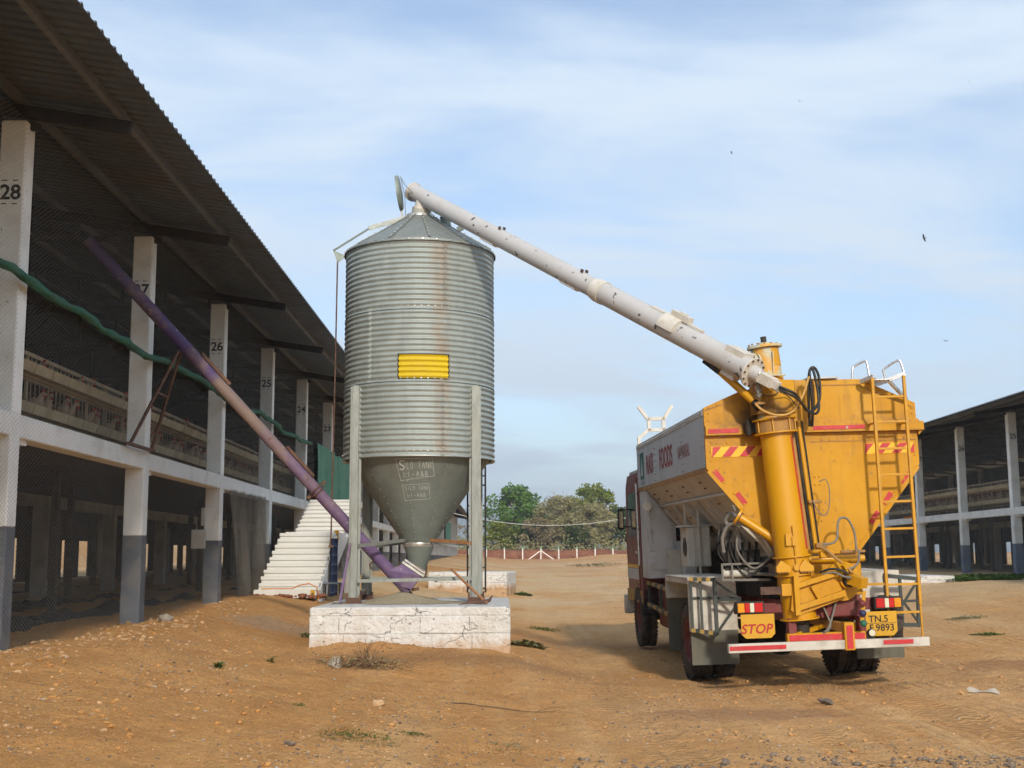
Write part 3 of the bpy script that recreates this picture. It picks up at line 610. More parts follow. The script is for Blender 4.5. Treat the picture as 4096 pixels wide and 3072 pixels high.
mat('cage_back', (.19,.145,.095), .95, var=.35, vs_=6, dirt=(.08,.06,.045), damt=.7, ds=4)
def house_meshes(S, paint):
    D = {}
    b = MB(); b.cbox(-PW, 0, PAINT+.001, 0, PD, PTOP, .012); b.m = 1; b.cbox(-PW-.002, -.002, -.6, .002, PD+.002, PAINT, .012); D['pillar'] = b.mesh('pillar', [M['whitewash'], paint])
    b = MB(); b.cbox(-.26, PD, BEAM0, -.004, S, BEAM1, .012); b.box(-.26, PD, BEAM0-.06, -.06, PD+.35, BEAM0); D['beam'] = b.mesh('floor_beam', M['whitewash'])
    b = MB(); b.box(-2*HALF+.3, -.01, 3.02, -.30, S-.02, 3.09); D['deck'] = b.mesh('shade_deck', M['deck_dark'])  # dark slab added to keep the storey below dark; cage floor itself is open
    # trapezoidal roof sheet, ribs run down the slope
    for key, xs in (('roof_near', (1.55, -HALF)), ('roof_far', (-HALF, -2*HALF-1.55))):
        b = MB(); prof = []; n = int(round(S/.2)); pt = S/n
        for i in range(n):
            y = i*pt; prof += [(y, 0), (y+pt*.60, 0), (y+pt*.70, .034), (y+pt*.88, .034), (y+pt*.98, 0)]
        prof.append((S, 0)); rows = []
        for j in range(5):
            x = xs[0]+(xs[1]-xs[0])*j/4; rows += [(x, y, roof_z(x)+dz) for y, dz in prof]
        m = len(prof); b.add(rows, [(j*m+i, j*m+i+1, (j+1)*m+i+1, (j+1)*m+i) for j in range(4) for i in range(m-1)])
        D[key] = b.mesh('roof_sheet', M['roof_sheet'])
    b = MB()
    for sgn in (0, 1):
        X = (lambda x: x) if not sgn else (lambda x: -2*HALF-x)
        b.bar((X(1.14), PD/2, roof_z(1.14)-.175), (X(-HALF), PD/2, roof_z(-HALF)-.175), .07, .14, (0,0,1))
        b.bar((X(.1), PD/2, 6.40), (X(-HALF), PD/2, 6.55), .06, .08)
        for k in range(6):
            x = -.35-k*.85; b.bar((X(x), PD/2, 6.42+.03*k), (X(x), PD/2, roof_z(x)-.2), .045, .045)
            b.bar((X(x), PD/2, 6.44+.03*k), (X(x-.85), PD/2, roof_z(x-.85)-.22), .04, .04)
    D['truss'] = b.mesh('roof_truss', M['steel_dark'])
    for i, x in enumerate((1.04, -.12, -1.5, -2.9, -4.3)):
        b = MB(); b.bar((x, 0, roof_z(x)-.055), (x, S-.004, roof_z(x)-.055), .07, .095); D['purlin%d' % i] = b.mesh('purlin', M['purlin_grey'])
    b = MB(); b.add([(.012, PD, 3.13), (.012, S, 3.13), (.012, S, PTOP), (.012, PD, PTOP)], [(0,1,2,3)]); D['net_up'] = b.mesh('wire_netting', M['wire_net'])
    b = MB(); b.add([(.012, 0, -.1), (.012, S, -.1), (.012, S, 3.13), (.012, 0, 3.13)], [(0,1,2,3)]); D['net_low'] = b.mesh('wire_netting', M['wire_net'])
    b = MB(); b.add([(.008, PD, 3.13), (.008, S, 3.13), (.008, S, PTOP), (.008, PD, PTOP)], [(0,1,2,3)]); D['fine'] = b.mesh('fine_netting', M['fine_net'])
    # feeding troughs in front of the cages: short tray pieces
    b = MB(); ln = S/8-.03; b.prism([(-.86, .0), (-.74, .0), (-.70, .125), (-.715, .125), (-.75, .02), (-.86, .02)], 0, ln, 'y'); b.box(-.90, 0, -.03, -.86, ln, .17); D['tray'] = b.mesh('feed_tray', M['trough'])
    b = MB()
    for z, th in ((3.14,.05), (3.30,.03), (3.51,.03), (3.87,.03), (4.20,.05)): b.box(-.93, 0, z, -.905, S, z+th)
    for k in range(int(S/.16)):
        y = k*.16+.05; b.bar((-.92, y, 3.12), (-.92, y, 4.22), .010, .010)
    for k in range(int(S/.9)):
        y = k*.9+.1; b.box(-.96, y, 3.1, -.92, y+.04, 4.26)
    D['cage'] = b.mesh('cage_front', M['cage_wire'])
    b = MB(); b.box(-1.42, .02, 3.11, -1.40, S-.02, 3.86); b.box(-1.42, .02, 3.88, -1.40, S-.02, 4.18); D['cagewall'] = b.mesh('cage_back', M['cage_back'])
    b = MB()
    for x0, z0, z1 in ((-1.7, 3.5, 3.54), (-1.9, 3.9, 3.94), (-2.2, 3.1, 4.25)): b.box(x0, .02, z0, x0+ (.75 if z1-z0 < .1 else .03), S-.02, z1)
    b.box(-4.2, .02, 3.1, -3.2, S-.02, 4.5); b.box(-7.4, .02, 3.1, -6.2, S-.02, 4.6)
    D['cageback'] = b.mesh('cage_row', M['deck_dark'])
    b = MB(); b.cbox(-HALF-.15, 0, -.6, -HALF+.15, .3, 3.0, .01); D['inner'] = b.mesh('inner_pillar', M['concrete'])
    b = MB(); b.box(-HALF-.12, .3, 2.75, -HALF+.12, S, 3.0); D['inbeam'] = b.mesh('inner_beam', M['concrete'])
    b = MB(); b.cbox(-2*HALF, 0, -.6, -2*HALF+.28, PD, PTOP, .01); D['farpillar'] = b.mesh('rear_pillar', [M['whitewash']])
    b = MB(); b.box(-2*HALF+.02, PD, 2.25, -2*HALF+.06, S, 3.1); b.box(-2*HALF+.02, PD, -.6, -2*HALF+.10, S, .93)
    for q0, q1 in ((.0, .20), (.40, .58), (.80, 1.)): b.box(-2*HALF+.025, PD+(S-PD)*q0, .93, -2*HALF+.07, PD+(S-PD)*q1, 2.25)
    if True: b.box(-2*HALF+.02, PD, 3.1, -2*HALF+.05, S, 6.5); D['back_occluder'] = b.mesh('rear_occluder', M['deck_dark'])  # rear curtain and walling, closed up further with added dark occluders
    b = MB()
    for x in (-2.2, -3.7): b.box(x-.06, S*.5-.06, -.6, x+.06, S*.5+.06, 3.0)
    for x in (-6.9, -8.6): b.box(x-.07, S*.3-.07, -.6, x+.07, S*.3+.07, 3.0); b.box(x-.07, S*.75-.07, -.6, x+.07, S*.75+.07, 3.0)
    D['post'] = b.mesh('cage_support', M['deck_dark'])
    b = MB()
    for x in (-1.6, -3.6, -6.9, -9.0):
        b.grid(lambda u, v, x=x: (x+(u-.5)*1.5, S*v, .1+.85*math.exp(-((u-.5)*3.1)**2)*(1+.2*noise.noise(Vector((u*4+x, v*9, 1))))-.2), 8, 14)
    D['manure'] = b.mesh('manure_heap', M['manure'])
    return D
def num_mesh(txt, face):
    # painted number on the pillar face towards the camera, with the four stencil ticks round it
    b = MB(); sg = -1 if face < 0 else 1; y = -.006 if face < 0 else PD+.006
    fn = lambda px, pz: ((-PW/2+px*1. if face < 0 else -PW/2-px), y, 5.60+pz)
    put_text(b, txt, .24, fn, bold=.022, spacing=.97)
    for q in (-.10, .02):
        for zz_ in (-.135, .135): b.add([fn(q+.0, zz_-.006), fn(q+.06, zz_-.006), fn(q+.06, zz_+.006), fn(q, zz_+.006)], [(0,1,2,3)])
    return b.mesh('number', M['black_paint'])
def house(label, loc, rz, S, nums, paint, detail, y0=0., face=-1, lownets=()):
    t = thing('poultry_house', label, 'poultry house', loc, rz); D = house_meshes(S, paint)
    for k, nmb in enumerate(nums):
        y = y0+k*S
        p = link('pillar', D['pillar'], t, (0, y, 0))
        if nmb in detail: link('number', num_mesh(str(nmb), face), p)
        link('roof_truss', D['truss'], t, (0, y, 0)); link('inner_pillar', D['inner'], t, (0, y, 0)); link('rear_pillar', D['farpillar'], t, (0, y, 0))
        if k == len(nums)-1: continue
        if nmb > 29 and loc[0] < 0: nets = False
        else: nets = True
        for key in ('beam', 'deck', 'roof_near', 'roof_far', 'net_up', 'cage', 'cagewall', 'cageback', 'inbeam', 'back_occluder', 'post', 'manure', 'purlin0', 'purlin1', 'purlin2', 'purlin3', 'purlin4'):
            if nets or key != 'net_up': link(D[key].name.split('.')[0], D[key], t, (0, y, 0))
        if nets: link('wire_netting', D['net_low'], t, (0, y, 0))
        if lownets and nmb in lownets: link('fine_netting', D['fine'], t, (0, y, 0))
        if nmb in detail:
            for z in (3.93, 3.40):
                for q in range(8): link('feed_tray', D['tray'], t, (0, y+q*S/8, z))
    return t, D
LX, LS = -5.35, 5.13
nl = list(range(31, 0, -1))        # pillar numbers run down from 31 beside the camera to 1 at the far end
L_Y0 = 13.62-3*LS
left_house, DL = house('two-storey open-sided poultry house on the left, white pillars numbered 28 to 23', (LX, 0, 0), 0, LS, nl, M['grey_paint'], set(range(17, 30)), L_Y0, -1, set(range(10, 27)))
RXF, RS = 17.75, 4.97
mat('blue_paint', (.105,.145,.22), .8, var=.15, dirt=(.30,.28,.24), damt=.5, ds=2)
nr = list(range(38, 16, -1))       # rotated by 180 degrees: local y runs towards the camera
right_house, DR = house('two-storey open-sided poultry house at the right edge behind the truck, pillars numbered 27, 26, 25', (RXF, 48.38+12*RS+PD, .09), math.pi, RS, nr, M['blue_paint'], set(range(23, 30)), 0., 1)

# hens looking out over the trays
def hen_mesh():
    b = MB()
    b.tube([(-.17,0,.16), (-.12,0,.13), (0,0,.11), (.09,0,.13), (.13,0,.19), (.15,0,.24), (.19,0,.26), (.225,0,.25)], [.02,.075,.10,.085,.045,.034,.034,.008], 8)
    b.tube([(-.10,0,.14), (-.19,0,.22), (-.22,0,.26)], [.05,.04,.008], 6)
    b.m = 1; b.tube([(.14,0,.275), (.17,0,.305), (.21,0,.29)], [.012,.022,.008], 5); b.tube([(.20,0,.245), (.205,0,.20)], [.010,.016], 5)
    return b.mesh('hen', [M['hen_white'], M['hen_red']])
HM = hen_mesh(); rd = random.Random(5)
def hens(house_loc, flip, S, bays, y_of, label, group, per=9):
    for k in bays:
        for tier, z in ((0, 3.50), (1, 3.94)):
            for q in range(per if tier == 0 else per//2):
                ly = y_of(k)+S*(q+rd.uniform(.15,.85))/(per if tier == 0 else per//2); lx = -1.08+rd.uniform(-.06,.05); an = rd.uniform(-.7,.7)
                if flip: p = (house_loc[0]-lx, house_loc[1]-ly, house_loc[2]+z); an += math.pi
                else: p = (house_loc[0]+lx, house_loc[1]+ly, house_loc[2]+z)
                o = link('hen', HM, None, p, (0, 0, an)); s_ = rd.uniform(.9, 1.12); o.scale = (s_, s_, s_); tag(o, label, 'hen', group)
hens((LX,0,0), False, LS, range(2, 9), lambda k: L_Y0+k*LS, 'white hen with red comb behind the wire mesh of the left poultry house', 'hens caged in the left house')
hens(tuple(right_house.location), True, RS, range(9, 14), lambda k: k*RS, 'white hen with red comb in the cage rows of the right poultry house', 'hens caged in the right house')

# rolled-up green shade net slung along the left house
pts = [(12.0,4.62),(12.6,4.60),(13.1,4.61),(13.6,4.59),(14.3,4.54),(15.5,4.57),(16.2,4.51),(17.2,4.53),(18.2,4.48),(19.2,4.58),(20.5,4.59),(21.6,4.63),(22.8,4.58),(24.4,4.52),(26.0,4.58),(26.9,4.68),(27.9,4.64),(29.0,4.64),(29.9,4.53),(31.6,4.62),(32.6,4.59),(34.5,4.69)]
def slung(name, label, pts, r, x):
    b = MB(); P = []
    for i in range(len(pts)-1):
        for q in range(8):
            u = q/8; P.append((pts[i][0]*(1-u)+pts[i+1][0]*u, pts[i][1]*(1-u)+pts[i+1][1]*u))
    n = 9; V = []; 
    for i, (y, z) in enumerate(P):
        rr = r*(1+.30*noise.noise(Vector((y*1.7, 0, 3)))+.15*noise.noise(Vector((y*6, 2, 3)))); tw = y*3.1
        for j in range(n):
            a_ = 2*math.pi*j/n; lobe = 1+.16*math.cos(3*(a_-tw)); V.append((x+rr*lobe*math.cos(a_)+.03*noise.noise(Vector((y*2, 5, 1))), y, z+rr*lobe*math.sin(a_)))
    b.add(V, [(i*n+j, i*n+(j+1)%n, (i+1)*n+(j+1)%n, (i+1)*n+j) for i in range(len(P)-1) for j in range(n)], True)
    return tag(b.build(name, M['green_net']), label, 'shade net')
slung('rolled_shade_net', 'green shade net rolled into a rope and slung across the left house pillars', pts, .050, LX+.12)

# torn netting hanging in the ground-floor bay between pillars 26 and 25
b = MB(); y26 = 13.62+2*LS
for x0, ya, yb, ph in ((LX+.06, y26+.5, y26+3.6, 0.), (LX+.10, y26+2.4, y26+4.7, 2.)):
    b.grid(lambda u, v: (x0+.12*math.sin(u*17+ph+v*2)*(1-v*.3)+.15*v*math.sin(u*5), ya+(yb-ya)*u*(1-.35*(1-v))+1.3*v*(1-u)*.5, .55+2.32*(1-v)), 34, 12)
tag(b.build('torn_netting', M['torn_net']), 'torn dusty netting hanging in folds below the first floor, left of the staircase', 'netting')
# small pale switch boxes on pillar 26
for dx, dy, z, w_, h_, lb in ((-.50, -.12, 1.72, .26, .36, 'pale flat switch box beside pillar 26, larger and lower one'), (-.33, -.10, 2.15, .07, .34, 'slim pale box beside pillar 26, above the larger one')):
    b = MB(); b.cbox(LX+dx, y26+dy, z, LX+dx+w_, y26+dy+.08, z+h_, .01); b.box(LX+dx+w_*.3, y26+dy-.012, z+.05, LX+dx+w_*.42, y26+dy, z+.09); tag(b.build('switch_box', M['cream_box']), lb, 'switch box')

# green tarpaulin curtain above the stairs
b = MB(); ya, yb = 35.6, 46.
b.grid(lambda u, v: (LX+.10+.05*math.sin(u*40)+.03*math.sin(u*93+v*3), ya+(yb-ya)*u, 3.05+(1.80-.10*abs(math.sin(u*20)))*v), 120, 8)
tag(b.build('green_curtain', M['green_tarp']), 'green tarpaulin curtain hung on the left house above the white stairs', 'tarpaulin')
b = MB()
for ya, yb, z0, z1 in ((60, 76, 3.2, 4.7), (118, 130, 3.2, 5.2)): b.grid(lambda u, v: (LX+.10+.05*math.sin(u*50), ya+(yb-ya)*u, z0+(z1-z0)*v), 90, 4)
tag(b.build('green_curtain', M['green_tarp']), 'faded green tarpaulins on the far bays of the left house, seen under the silo', 'tarpaulin')

# ------------------------------------------------------------------ staircase
st = thing('staircase', 'white concrete staircase rising along the left poultry house', 'staircase', (-4.37, 26, .6))
x0, x1 = -5.0, -3.75
b = MB(); b.cbox(x0-.04, 25.72, .735, x1+.02, 26.3, .905, .012); b.build('step', M['stair_white'], st, True)
y, z = 26.02, .90
for k in range(9):
    b = MB(); b.cbox(x0+rd.uniform(-.012,.012), y, z+.06, x1+rd.uniform(-.008,.008), y+.42, z+.135, .010); b.box(x0+.004, y+.03, z-.09, x1-.004, y+.4, z+.0595); b.build('step', M['stair_white'], st, True); y += .295; z += .134
b = MB(); b.cbox(x0+.08, y, z-.18, x1+.0, y+1.5, z+.03, .012); b.build('landing', M['stair_white'], st, True); y += 1.25; z += .03
for k in range(8):
    b = MB(); b.cbox(x0+.10, y, z+.055, x1+rd.uniform(-.008,.008), y+.45, z+.112, .010); b.box(x0+.104, y+.03, z-.09, x1-.004, y+.4, z+.0545); b.build('step', M['stair_white'], st, True); y += .30; z += .111
b = MB(); b.cbox(x0+.1, y+.1, z-.15, x1, y+2.2, z+.01, .012); b.build('landing', M['stair_white'], st, True)
b = MB(); b.prism([(25.95,.50),(26.35,.50),(30.7,2.02),(33.2,2.95),(33.2,3.02),(30.4,2.05),(28.6,2.05),(26.1,.90)], x1-.13, x1+.014, 'x'); b.build('side_wall', M['stair_white'], st, True)
b = MB(); b.prism([(25.95,.50),(26.35,.50),(30.7,2.02),(33.2,2.95),(33.2,3.02),(30.4,2.05),(28.6,2.05),(26.1,.90)], x0+.105, x0+.23, 'x'); b.build('side_wall', M['concrete'], st, True)
b = MB(); b.cbox(x1-.35, 32.9, .2, x1-.05, 33.2, 3.0, .01); b.build('support_pillar', M['concrete'], st, True)
def notice(x, y, z, w_, h_, lb):
    t = MB(); t.m = 0; t.box(x, y, z, x+w_, y+.012, z+h_); t.m = 1
    t.add([(x+w_*.5, y-.002, z+h_*.68), (x+w_*.2, y-.002, z+h_*.42), (x+w_*.8, y-.002, z+h_*.42)], [(0,1,2)])
    for q in (.12, .24): t.box(x+w_*.2, y-.002, z+h_*q, x+w_*.8, y, z+h_*(q+.05))
    tag(t.build('warning_plate', [M['board_yellow'], M['black_paint']]), lb, 'plate')
notice(-3.88, 25.705, .75, .09, .15, 'small yellow warning plate on the bottom stair')
notice(-3.80, 28.62, 1.95, .10, .22, 'small yellow warning plate at the stair landing by the silo pull rod')
# blanket and stool under the stairs
b = MB(); b.grid(lambda u, v: (-3.70+.05*math.sin(u*14+v)+.02*math.sin(u*31), 27.2+1.0*u+.05*v, .72+1.25*v), 30, 12)
tag(b.build('plaid_blanket', M['plaid']), 'dark blue plaid blanket hanging beside the white stairs', 'blanket')
t = thing('stool', 'small dark metal stool standing under the stairs beside the blanket', 'stool', (-3.55, 26.6, .56))
b = MB(); b.cbox(-.2, -.17, .44, .2, .17, .475, .008); b.build('seat', M['purlin_grey'], t)
for sx in (-1, 1):
    for sy in (-1, 1): b = MB(); b.tube([(sx*.16, sy*.13, .44), (sx*.19, sy*.15, -.05)], .014, 6); b.build('leg', M['steel_dark'], t)
b = MB(); b.tube([(-4.9,25.80,.925),(-4.6,25.82,.93),(-4.45,25.85,.93),(-4.25,25.78,.93),(-4.1,25.74,1.0),(-3.9,25.66,1.03),(-3.74,25.6,.96),(-3.66,25.5,.78),(-3.72,25.3,.63),(-3.8,24.9,.60)], .013, 6)
tag(b.build('orange_cable', M['cable_orange']), 'orange cable lying over the bottom stair and hanging to the ground', 'cable')
# low rubble under the first stair
b = MB()
for k in range(40): b.ico((rd.uniform(-5.1,-3.6), rd.uniform(25.3,25.7), ground_z(-4.4,25.5)+.03), rd.uniform(.02,.09), .3, (1,1,.7), rd)
tag(b.build('rubble', M['red_bank']), 'broken reddish stones along the foot of the stairs', 'rubble', kind='stuff')
# ------------------------------------------------------------------ white masonry plinths
def plinth(label, loc, rz, sx, sy, h, bury, seed, detail=True):
    rd = random.Random(seed); t = thing('silo_plinth', label, 'plinth', loc, rz)
    hx, hy = sx/2, sy/2
    b = MB(); b.box(-hx+.012, -hy+.012, -bury, hx-.012, hy-.012, h-.13); b.build('core', M['plinth_white'], t)
    def top(u, v):
        x = -hx+sx*u; y = -hy+sy*v; e = min(u, 1-u, v, 1-v); return (x, y, h+(.0 if e > .004 else -.018)+.010*noise.noise(Vector((x*1.5, y*1.5, seed))))
    b = MB(); b.cbox(-hx, -hy, h-.14, hx, hy, h-.012, .02); b.grid(lambda u, v: (lambda p: (p[0]*.985, p[1]*.985, p[2]))(top(u, v)), 14, 14); b.build('cap', M['plinth_white'], t)
    rows = [(-bury, -bury*0+.0), (.0, (h-.15)*.5), ((h-.15)*.5+.012, h-.146)]
    def course(n, place):
        for ri, (z0, z1) in enumerate(rows):
            p = -.5; 
            cuts = [0]; 
            while cuts[-1] < n-.3: cuts.append(cuts[-1]+rd.uniform(.38, .72))
            cuts[-1] = n
            for a_, c_ in zip(cuts[:-1], cuts[1:]):
                place(a_+.002, c_-.002, z0+.001, z1+.002, rd.uniform(-.004, .010))
    def blk(x0, y0, z0, x1, y1, z1):
        b = MB(); b.cbox(x0, y0, z0, x1, y1, z1, .009); n = len(b.v)
        b.v = [(x+rd.uniform(-.006,.006), y+rd.uniform(-.011,.006), z+rd.uniform(-.005,.005)) for x, y, z in b.v]; b.build('block', M['plinth_white'], t)
    course(sx, lambda a_, c_, z0, z1, d: blk(-hx+a_, -hy-d-.002, z0, -hx+c_, -hy+.17, z1))
    course(sx, lambda a_, c_, z0, z1, d: blk(-hx+a_, hy-.17, z0, -hx+c_, hy+d, z1))
    course(sy-.36, lambda a_, c_, z0, z1, d: blk(hx-.17, -hy+.18+a_, z0, hx+d, -hy+.18+c_, z1))
    course(sy-.36, lambda a_, c_, z0, z1, d: blk(-hx-d, -hy+.18+a_, z0, -hx+.17, -hy+.18+c_, z1))
    return t
CX_, CY_ = -1.32, 20.0; PZ = .85
plinth('whitewashed stone plinth under the tall corrugated silo', (-1.295, 20.0, .22), 0, 2.83, 4.2, PZ-.22, .35, 4)
plinth('empty whitewashed plinth farther back, to the right behind the silo', (-1.0, 44.4, .50), R(-7), 2.7, 2.8, .58, .35, 5)
plinth('low white plinth in the weeds before the right poultry house, behind the truck', (11.6, 39.6, .60), R(2), 4.2, 2.8, .36, .3, 6)

# ------------------------------------------------------------------ silo
silo = thing('feed_silo', 'tall corrugated galvanised feed silo on four legs with yellow placard', 'silo', (CX_, CY_, PZ))
SR = 1.2
def corr(z, z0, pitch): return .0115*math.cos(2*math.pi*(z-z0)/pitch)
tiers = [(3.06, 4.19), (4.19, 5.31), (5.31, 6.42)]
PITCH = 1.12/13.5
def tier_r(z):
    for i, (a_, c_) in enumerate(tiers):
        if z <= c_ or i == 2: return SR+.004*(1-i)+corr(z, a_, (c_-a_)/13.5)
for i, (z0, z1) in enumerate(tiers):
    b = MB(); n = 13*8+4; b.lathe([(SR+.004*(1-i)+corr(z0+(z1-z0)*k/n, z0, (z1-z0)/13.5), z0+(z1-z0)*k/n) for k in range(n+1)], 128, c=(CX_, CY_, 0)); b.build('shell_tier', M['silo_shell'], silo, True)
b = MB(); b.lathe([(SR-.03, 3.06), (SR+.016, 3.04), (SR+.018, 3.065), (SR-.0, 3.07)], 96, c=(CX_, CY_, 0)); b.build('bottom_rim', M['galv'], silo, True)
def cyl_pt(a_, r, z): return (CX_+r*math.sin(a_), CY_-r*math.cos(a_), z)
def bolts(name, pts, rad, mat_='bolt_metal'):
    b = MB()
    for p, n_ in pts: b.disc(Vector(p)+Vector(n_)*.004, n_, rad, .014, 6)
    o = b.build(name, M[mat_], silo, True); tag(o, kind='stuff'); return o
for z in (3.13, 4.24, 5.36): bolts('bolt_row', [(cyl_pt(2*math.pi*k/72, tier_r(z), z), (math.sin(2*math.pi*k/72), -math.cos(2*math.pi*k/72), 0)) for k in range(72)], .011)
for a_, zr in ((-.62, (4.25, 5.35)), (.37, (3.1, 4.2)), (.40, (5.35, 6.4)), (-.15-math.pi/2, (3.1, 6.4))):
    pp = []; z = zr[0]
    while z < zr[1]: pp.append((cyl_pt(a_, tier_r(z), z), (math.sin(a_), -math.cos(a_), 0))); z += PITCH
    bolts('seam_bolts', pp, .010)
    b = MB(); zs = np.linspace(zr[0]-.05, zr[1]+.03, 130); V = []
    for z in zs:
        r_ = tier_r(z); V += [cyl_pt(a_-.045, r_+.0035, z), cyl_pt(a_+.012, r_+.004, z), cyl_pt(a_+.013, r_, z)]
    b.add(V, [(3*i+j, 3*i+j+1, 3*i+j+4, 3*i+j+3) for i in range(len(zs)-1) for j in range(2)], True); b.build('seam_lap', M['silo_shell'], silo, True)
# roof panels with lapped bolted seams
NP = 12
for k in range(NP):
    a0 = 2*math.pi*(k+.35)/NP; a1 = a0+2*math.pi/NP; b = MB()
    prof = [(1.235, 6.385), (1.225, 6.425), (.75, 6.72), (.21, 7.075)]
    b.lathe(prof, 6, a0, a1, False, (CX_, CY_, 0))
    V = []
    for r_, z in prof[1:]:
        for da, dz in ((-.012/r_, .002), (-.012/r_, .022), (.02/r_, .022), (.02/r_, .002)): V.append((CX_+r_*math.cos(a0+da), CY_+r_*math.sin(a0+da), z+dz))
    b.add(V, [(4*i+j, 4*i+j+1, 4*i+j+5, 4*i+j+4) for i in range(2) for j in range(3)])
    p = b.build('roof_panel', M['galv_leg'], silo, True)
    b = MB()
    for q in range(8):
        t_ = .08+.84*q/7; r_ = 1.225*(1-t_)+.21*t_; z = 6.425*(1-t_)+7.075*t_; b.disc((CX_+r_*math.cos(a0), CY_+r_*math.sin(a0), z+.026), (0,0,1), .012, .012, 6)
    for q in range(3):
        aa = a0+(a1-a0)*(q+.5)/3; b.disc((CX_+1.237*math.cos(aa), CY_+1.237*math.sin(aa), 6.405), (math.cos(aa), math.sin(aa), 0), .013, .014, 6)
    o = b.build('bolt_row', M['bolt_metal'], p); L_ = silo.location; o.data.transform(Matrix.Translation((-L_[0], -L_[1], -L_[2]))); tag(o, kind='stuff')
b = MB(); b.lathe([(.235, 7.03), (.24, 7.10), (.225, 7.11), (.205, 7.10), (.20, 7.02)], 32, c=(CX_, CY_, 0)); b.build('fill_collar', M['stainless'], silo, True)
b = MB(); b.cyl((CX_+.42, CY_-.12, 6.88), (CX_+.42, CY_-.12, 7.03), .085, .085, 20); b.cyl((CX_+.42, CY_-.12, 7.03), (CX_+.42, CY_-.12, 7.04), .10, .10, 20); b.build('vent_cap', M['galv_dull'], silo, True)
b = MB(); b.bar((CX_+.62, CY_-.2, 6.81), (CX_+.70, CY_-.22, 6.85), .04, .08); b.build('roof_clip', M['galv_dull'], silo, True)
# hinged lid standing open, with its bracket, pull rod and crank plate
lid = MB(); lc = Vector((CX_-.33, CY_-.02, 7.49)); ax = Vector((.98, -.03, .13)).normalized()
lid.lathe([(.0, .035), (.26, .012), (.285, .0), (.29, -.05)], 32); Tm = Matrix.Translation(lc) @ ax.to_track_quat('Z', 'Y').to_matrix().to_4x4(); lid.v = [tuple(Tm @ Vector(p)) for p in lid.v]
lid.build('lid', M['galv_dull'], silo, True)
b = MB(); b.bar((CX_-.28, CY_, 7.0), (CX_-.37, CY_, 7.5), .035, .03); b.bar((CX_-.26, CY_, 7.08), (CX_-.84, CY_-.05, 6.90), .035, .035); b.bar((CX_-.30, CY_-.04, 7.02), (CX_-.84, CY_-.08, 6.86), .015, .04); b.build('lid_bracket', M['galv_leg'], silo, True)
b = MB(); b.tube([(CX_-.33, CY_-.1, 7.74), (CX_-.25, CY_-.1, 7.6), (CX_-.12, CY_-.1, 7.46)], .006, 5); b.tube([(CX_-.32, CY_-.1, 7.72), (CX_-.25, CY_-.1, 7.4), (CX_-.24, CY_-.1, 7.06)], .006, 5); b.build('lid_cord', M['hose_grey'], silo, True)
b = MB(); b.tube([(CX_-.83, CY_-.06, 6.88), (CX_-1.42, CY_-.05, 6.505)], .016, 6); b.build('lid_rod', M['galv_dull'], silo, True)
b = MB(); b.prism([(CX_-1.42, 6.51), (CX_-1.20, 6.42), (CX_-1.345, 6.30)], CY_-.06, CY_-.045); b.bar((CX_-1.22, CY_-.05, 6.42), (CX_-1.17, CY_-.05, 6.42), .03, .02); b.build('crank_plate', M['galv_dull'], silo, True)
b = MB(); b.tube([(CX_-1.345, CY_-.053, 6.32), (CX_-1.335, CY_-.2, 4.6), (CX_-1.32, CY_-.5, 1.9), (CX_-1.33, CY_-.52, 1.72)], .013, 6); b.tube([(CX_-1.35, CY_-.52, 1.72), (CX_-1.28, CY_-.52, 1.70)], .02, 6); b.build('pull_rod', M['rust_steel'], silo, True)
# painted placard on the corrugation
def patch(name, a0, a1, z0, z1, off, m_, jit=0.):
    b = MB(); n = 60
    def fn(u, v):
        z = z0+(z1-z0)*v; r_ = tier_r(z)+off; e = jit*math.sin(2*math.pi*(z-4.19)/(1.12/13.5)); s_ = 1 if u > .5 else -1
        a_ = a0+(a1-a0)*u + (e*(2*u-1)); return cyl_pt(a_, r_, z)
    b.grid(fn, 24, n); return b.build(name, M[m_], silo, True)
patch('placard_border', -.215, .452, 4.222, 4.612, .003, 'black_paint', .006)
patch('placard', -.200, .437, 4.238, 4.596, .006, 'placard_yellow', .006)
# hopper cone
def cone_r(z): return .235+(z-1.75)/(3.085-1.75)*(1.135-.235)
def cone_pt(s_, z, off=.004):
    r_ = cone_r(z); a_ = s_/r_; return (CX_+(r_+off)*math.sin(a_), CY_-(r_+off)*math.cos(a_), z-off*.6)
NH = 10
for k in range(NH):
    a0 = 2*math.pi*(k+.25)/NH; a1 = a0+2*math.pi/NH; b = MB()
    b.lathe([(cone_r(z), z) for z in (1.75, 2.2, 2.65, 3.085)], 8, a0, a1, True, (CX_, CY_, 0))
    V = []
    for z in (1.75, 3.085):
        r_ = cone_r(z)
        for s_ in (-.0, .035): V.append((CX_+(r_+.005)*math.cos(a0+s_/r_), CY_+(r_+.005)*math.sin(a0+s_/r_), z))
    b.add(V, [(0,1,3,2)]); p = b.build('hopper_panel', M['galv_dull'], silo, True)
    pp = MB()
    for q in range(12):
        z = 1.82+1.2*q/11; r_ = cone_r(z)+.006; s_ = .018/r_; nn = Vector((math.cos(a0+s_), math.sin(a0+s_), -.6)); pp.disc((CX_+r_*math.cos(a0+s_)-silo.location[0], CY_+r_*math.sin(a0+s_)-silo.location[1], z-silo.location[2]), nn, .011, .016, 6)
    tag(pp.build('rivet_row', M['bolt_metal'], p), kind='stuff')
b = MB()
